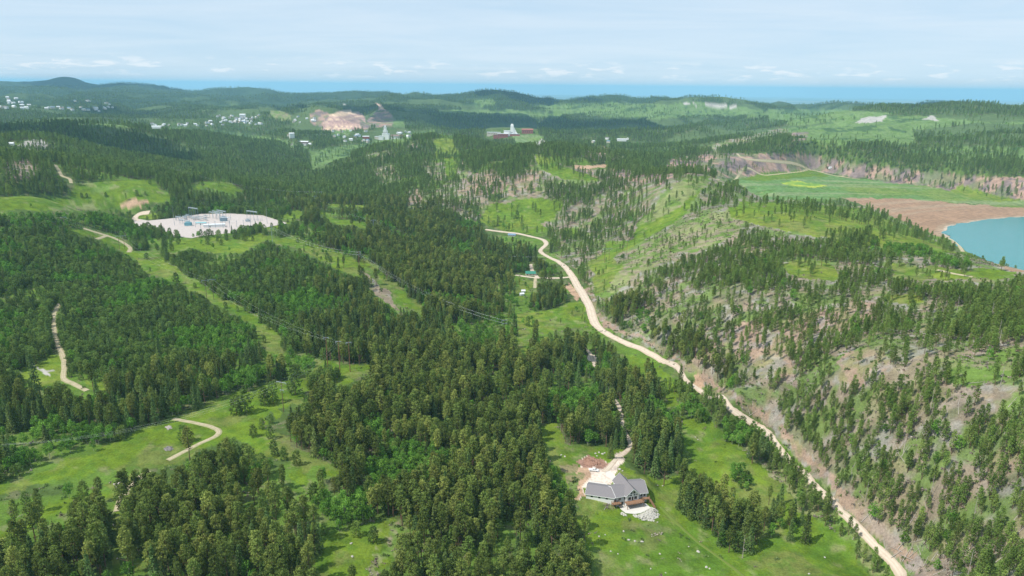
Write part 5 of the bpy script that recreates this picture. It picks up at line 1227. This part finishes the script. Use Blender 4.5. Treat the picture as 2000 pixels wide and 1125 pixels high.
for u, v, k, s, lb in LONE:
    p = hit(u, v)
    if p is None: continue
    lx.append((p[0], p[1], p[2], math.hypot(p[0], p[1]), u, v, k, s, lb))
X, Y, Z, DD, U, V_, KD, SC = [np.concatenate([p[i] for p in parts]) for i in range(8)]
HM_ = np.array([11, 22, 19, 10.5, 15, 13.])
# drop scattered trees that crowd the lone ones
for l in lx:
    k = np.hypot(X-l[0], Y-l[1]) > 4.5; X, Y, Z, DD, U, V_, KD, SC = [a[k] for a in (X, Y, Z, DD, U, V_, KD, SC)]
px_h = HM_[KD]*SC*FPX/np.hypot(DD, CAMZ)
inview = (U > -15) & (U < 2015) & (V_ < 1125+px_h*.8)
NAME = {0: ('young_pine', 'young pine'), 1: ('pine_tree', 'pine tree'), 2: ('spruce_tree', 'spruce tree'), 3: ('broadleaf_tree', 'broadleaf tree'), 4: ('hillside_pine', 'pine tree'), 5: ('dead_tree', 'dead tree')}
LOOK = {0: 'bushy young pine', 1: 'olive green pine', 2: 'pointed dark spruce', 3: 'bright green leafy tree', 4: 'slender hillside pine', 5: 'grey leafless dead tree'}
def size(s): return 'short ' if s < .78 else 'tall ' if s > .98 else 'medium '
LANDMARKS = [(60,700,'small left clearing'),(115,640,'winding tan track'),(115,500,'dense left plateau forest'),(230,470,'upper left pale track'),(420,640,'long power corridor'),(560,590,'H frame pole'),(400,840,'track loop on the lower left meadow'),(130,860,'left end of the meadow strip'),
 (560,760,'white crossarm pole'),(660,720,'three rusty poles'),(60,1050,'bottom left corner'),(230,1030,'straight grassy track at lower left'),(420,1000,'tall pines below the track loop'),(590,960,'curved meadow tongue'),(690,1070,'small bottom clearing'),(480,1100,'bottom edge left of the clearing'),
 (800,920,'bright leafy patch in the forest'),(850,1080,'bottom edge right of the clearing'),(1000,1080,'bottom centre edge of the forest'),(1080,980,'leafy forest edge facing the house'),(960,860,'middle of the central forest'),(750,800,'forest crest below the rusty poles'),(900,720,'central forest ridge'),(1050,740,'forest top by the valley meadow'),
 (1080,840,'north lobe of the house meadow'),(1190,800,'sandy driveway'),(1240,880,'trees just behind the house'),(1300,850,'spruce row above the meadow'),(1360,810,'aspen row beside the gravel road'),(1440,850,'second aspen clump by the road'),(1330,960,'trees right of the house'),(1420,1040,'big clump on the meadow'),(1540,1010,'small clump near the road'),(1490,900,'spruces by the road bend'),
 (1660,1060,'lower end of the gravel road'),(1580,900,'middle reach of the gravel road'),(1400,740,'orange road bank'),(1230,640,'upper reach of the gravel road'),(1060,560,'green roofed cabin'),(1030,600,'valley meadow'),(950,560,'valley spruce woods'),(760,600,'right power corridor'),(1180,430,'dark gully across the valley'),(1300,420,'bare green hill slope'),
 (1350,640,'left foot of the right hill'),(1480,600,'middle of the right hill'),(1560,700,'pink soil bank at mid slope'),(1660,600,'hilltop soil patch'),(1760,540,'hilltop meadow'),(1900,560,'right end of the hilltop meadow'),(1850,640,'upper right plateau'),(1960,720,'right edge clearing'),(1700,780,'slope below the pink bank'),(1850,800,'upper right slope'),(1980,900,'right edge slope'),(1700,900,'lower slope above the road'),(1820,940,'grey littered slope'),(1780,1040,'bottom right road bank'),(1930,1060,'bottom right corner'),(1650,450,'hill crest before the reservoir'),(1850,500,'leafy crest above the water')]
LMX = np.array([(a, b) for a, b, c in LANDMARKS], float)
def zone(u, v, k):
    d = (LMX[:, 0]-u)**2+((LMX[:, 1]-v)*1.4)**2; i = int(np.argmin(d)); a, b, nm = LANDMARKS[i]
    q_ = 'just ' if (a-u)**2+(b-v)**2 < 3600 else 'well '
    side = (q_+'right of' if u > a+22 else q_+'left of' if u < a-22 else 'in front of' if v > b else 'beyond')
    return side+' the '+nm
PROTO_OBJ = {}
cnt = 0
def place(k, x, y, z, s, label, group, pi, rz):
    h, tr, cr = PROT[KINDS[k]][pi]
    nm, cat = NAME[k]
    r_ = bpy.data.objects.new(nm, None); COL.objects.link(r_); r_.location = (x, y, z); r_.rotation_euler.z = rz; r_.scale = (s, s, s*(.92+.16*((pi*37 % 10)/10)))
    r_['label'] = label; r_['category'] = cat
    if group: r_['group'] = group
    key = (k, pi)
    if key not in PROTO_OBJ:
        PROTO_OBJ[key] = [bpy.data.objects.new(n_, m_) for n_, m_ in (('trunk', tr), ('crown', cr)) if m_ is not None]; src = PROTO_OBJ[key]
    else: src = [o.copy() for o in PROTO_OBJ[key]]
    for o in src: COL.objects.link(o); o.parent = r_
for x, y, z, D, u, v, k, s, lb in lx:
    place(k, x, y, z-.1, s, lb, None, int(u) % (6 if k < 5 else 4), u*1.7)
stuff = np.ones(len(X), bool)
for k in range(6):
    m = np.nonzero((KD == k) & inview)[0]; m = m[np.argsort(-px_h[m])][:300]; stuff[m] = False
    for i in m:
        zn = zone(U[i], V_[i], k); place(k, X[i], Y[i], Z[i]-.1, SC[i], size(SC[i])+LOOK[k]+' '+zn, size(SC[i])+LOOK[k]+' trees '+zn, int(rng.integers(0, 6 if k < 5 else 4)), rng.random()*6.28)
print('TREES', len(X), 'stuff', stuff.sum(), {NAME[k][0]: int((KD == k).sum()) for k in range(6)})
# ------------------------------------------------------------------ the rest of each wood: one object per kind, instanced
def instanced(nm, x, y, z, s, protos):
    me = bpy.data.meshes.new('points'); n_ = len(x)
    me.vertices.add(n_); co = np.c_[x, y, z].astype(np.float32); me.vertices.foreach_set('co', co.ravel())
    a1 = me.attributes.new('rot', 'FLOAT_VECTOR', 'POINT'); ro = np.zeros((n_, 3), np.float32); ro[:, 2] = rng.random(n_)*6.28; a1.data.foreach_set('vector', ro.ravel())
    a2 = me.attributes.new('scl', 'FLOAT_VECTOR', 'POINT'); sc3 = np.repeat(s[:, None], 3, 1).astype(np.float32); sc3[:, :2] *= (.85+.3*rng.random((n_, 1))); a2.data.foreach_set('vector', sc3.ravel())
    pc = bpy.data.collections.new('kinds_of_'+nm)
    for mb in protos: pc.objects.link(bpy.data.objects.new('tree', mb))
    o = bpy.data.objects.new(nm, me); COL.objects.link(o); o['kind'] = 'stuff'
    g = bpy.data.node_groups.new(nm, 'GeometryNodeTree'); g.interface.new_socket('Geometry', in_out='INPUT', socket_type='NodeSocketGeometry'); g.interface.new_socket('Geometry', in_out='OUTPUT', socket_type='NodeSocketGeometry')
    gi = g.nodes.new('NodeGroupInput'); go = g.nodes.new('NodeGroupOutput'); ip = g.nodes.new('GeometryNodeInstanceOnPoints'); ci = g.nodes.new('GeometryNodeCollectionInfo')
    ci.inputs['Collection'].default_value = pc; ci.inputs['Separate Children'].default_value = True; ci.inputs['Reset Children'].default_value = True; ip.inputs['Pick Instance'].default_value = True
    g.links.new(gi.outputs[0], ip.inputs['Points']); g.links.new(ci.outputs[0], ip.inputs['Instance'])
    for nm_, sk in (('rot', 'Rotation'), ('scl', 'Scale')):
        na = g.nodes.new('GeometryNodeInputNamedAttribute'); na.data_type = 'FLOAT_VECTOR'; na.inputs['Name'].default_value = nm_; g.links.new(na.outputs['Attribute'], ip.inputs[sk])
    g.links.new(ip.outputs[0], go.inputs[0]); md = o.modifiers.new('plant', 'NODES'); md.node_group = g
    return o
for k in range(6):
    m = stuff & (KD == k)
    if not m.any(): continue
    protos = []
    for pi, (h, tr, cr) in enumerate(PROT[KINDS[k]]):
        # join trunk and crown in one mesh for the instances
        mb = bpy.data.meshes.new('tree'); V0 = np.empty(len(tr.vertices)*3, np.float32); tr.vertices.foreach_get('co', V0); V0 = V0.reshape(-1, 3)
        F0 = [tuple(p.vertices) for p in tr.polygons]; F = F0; VV = V0
        if cr is not None:
            V1 = np.empty(len(cr.vertices)*3, np.float32); cr.vertices.foreach_get('co', V1); V1 = V1.reshape(-1, 3)
            F = F0+[(len(V0)+4*i, len(V0)+4*i+1, len(V0)+4*i+2, len(V0)+4*i+3) for i in range(len(V1)//4)]; VV = np.r_[V0, V1]
        mb.from_pydata(VV.tolist(), [], F); mb.materials.append(tr.materials[0])
        if cr is not None:
            mb.materials.append(cr.materials[0]); mi = np.zeros(len(F), np.int32); mi[len(F0):] = 1; mb.polygons.foreach_set('material_index', mi)
        mb.update(); protos.append(mb)
    nm = {0: 'young_pine_wood', 1: 'pine_wood', 2: 'spruce_wood', 3: 'broadleaf_wood', 4: 'hillside_pine_wood', 5: 'dead_wood_stand'}[k]
    o = instanced(nm, X[m], Y[m], Z[m]-.1, SC[m], protos)
    tag(o, {0: 'mass of young dark pines covering the left plateau and far hills', 1: 'mass of tall pines behind the nearest ones in the central forest', 2: 'mass of pointed spruces deeper in the valley woods', 3: 'bright green leafy woods mixed through the forest', 4: 'scattered slender pines farther up the hillsides', 5: 'grey dead trees farther up the right hillside'}[k], 'woods')

def bush(seed, m):
    r = np.random.default_rng(seed); q = np.concatenate([leaves((r.normal()*.5, r.normal()*.5, .35), (.6, .6, .4), 7, .4, r) for k in range(4)]); return mesh_quads('bush', q, m)
MB_G = foliage('shrub_green', (.12, .20, .055), (.19, .27, .08), (.24, .26, .12), .35); MB_D = foliage('litter_twigs', (.24, .20, .16), (.36, .32, .27), (.20, .12, .08), .1)
sx, sy, sz_ = shrubs()
o = instanced('undergrowth', sx, sy, sz_, .6+1.1*rng.random(len(sx))**2, [bush(1, MB_G), bush(2, MB_G), bush(3, MB_D), bush(4, MB_G), bush(5, MB_D)]); tag(o, 'low shrubs, seedlings and grey litter scattered over the open slopes', 'undergrowth')

# ------------------------------------------------------------------ the air
mb = MB().box(-64000, -64000, float(GZ.min())-1, 64000, 64000, max(262, float(GZ.max())+30))
hzm = bpy.data.materials.new('air'); hzm.use_nodes = True; t = hzm.node_tree; t.nodes.remove(t.nodes['Principled BSDF'])
pv = N(t, 'ShaderNodeVolumePrincipled'); pv.inputs['Color'].default_value = (.38, .73, 1.0, 1); pv.inputs['Density'].default_value = 5.4e-5; pv.inputs['Anisotropy'].default_value = 0.0
L(t, pv.outputs[0], t.nodes['Material Output'].inputs['Volume'])
o = mb.build('haze', hzm); o['kind'] = 'stuff'
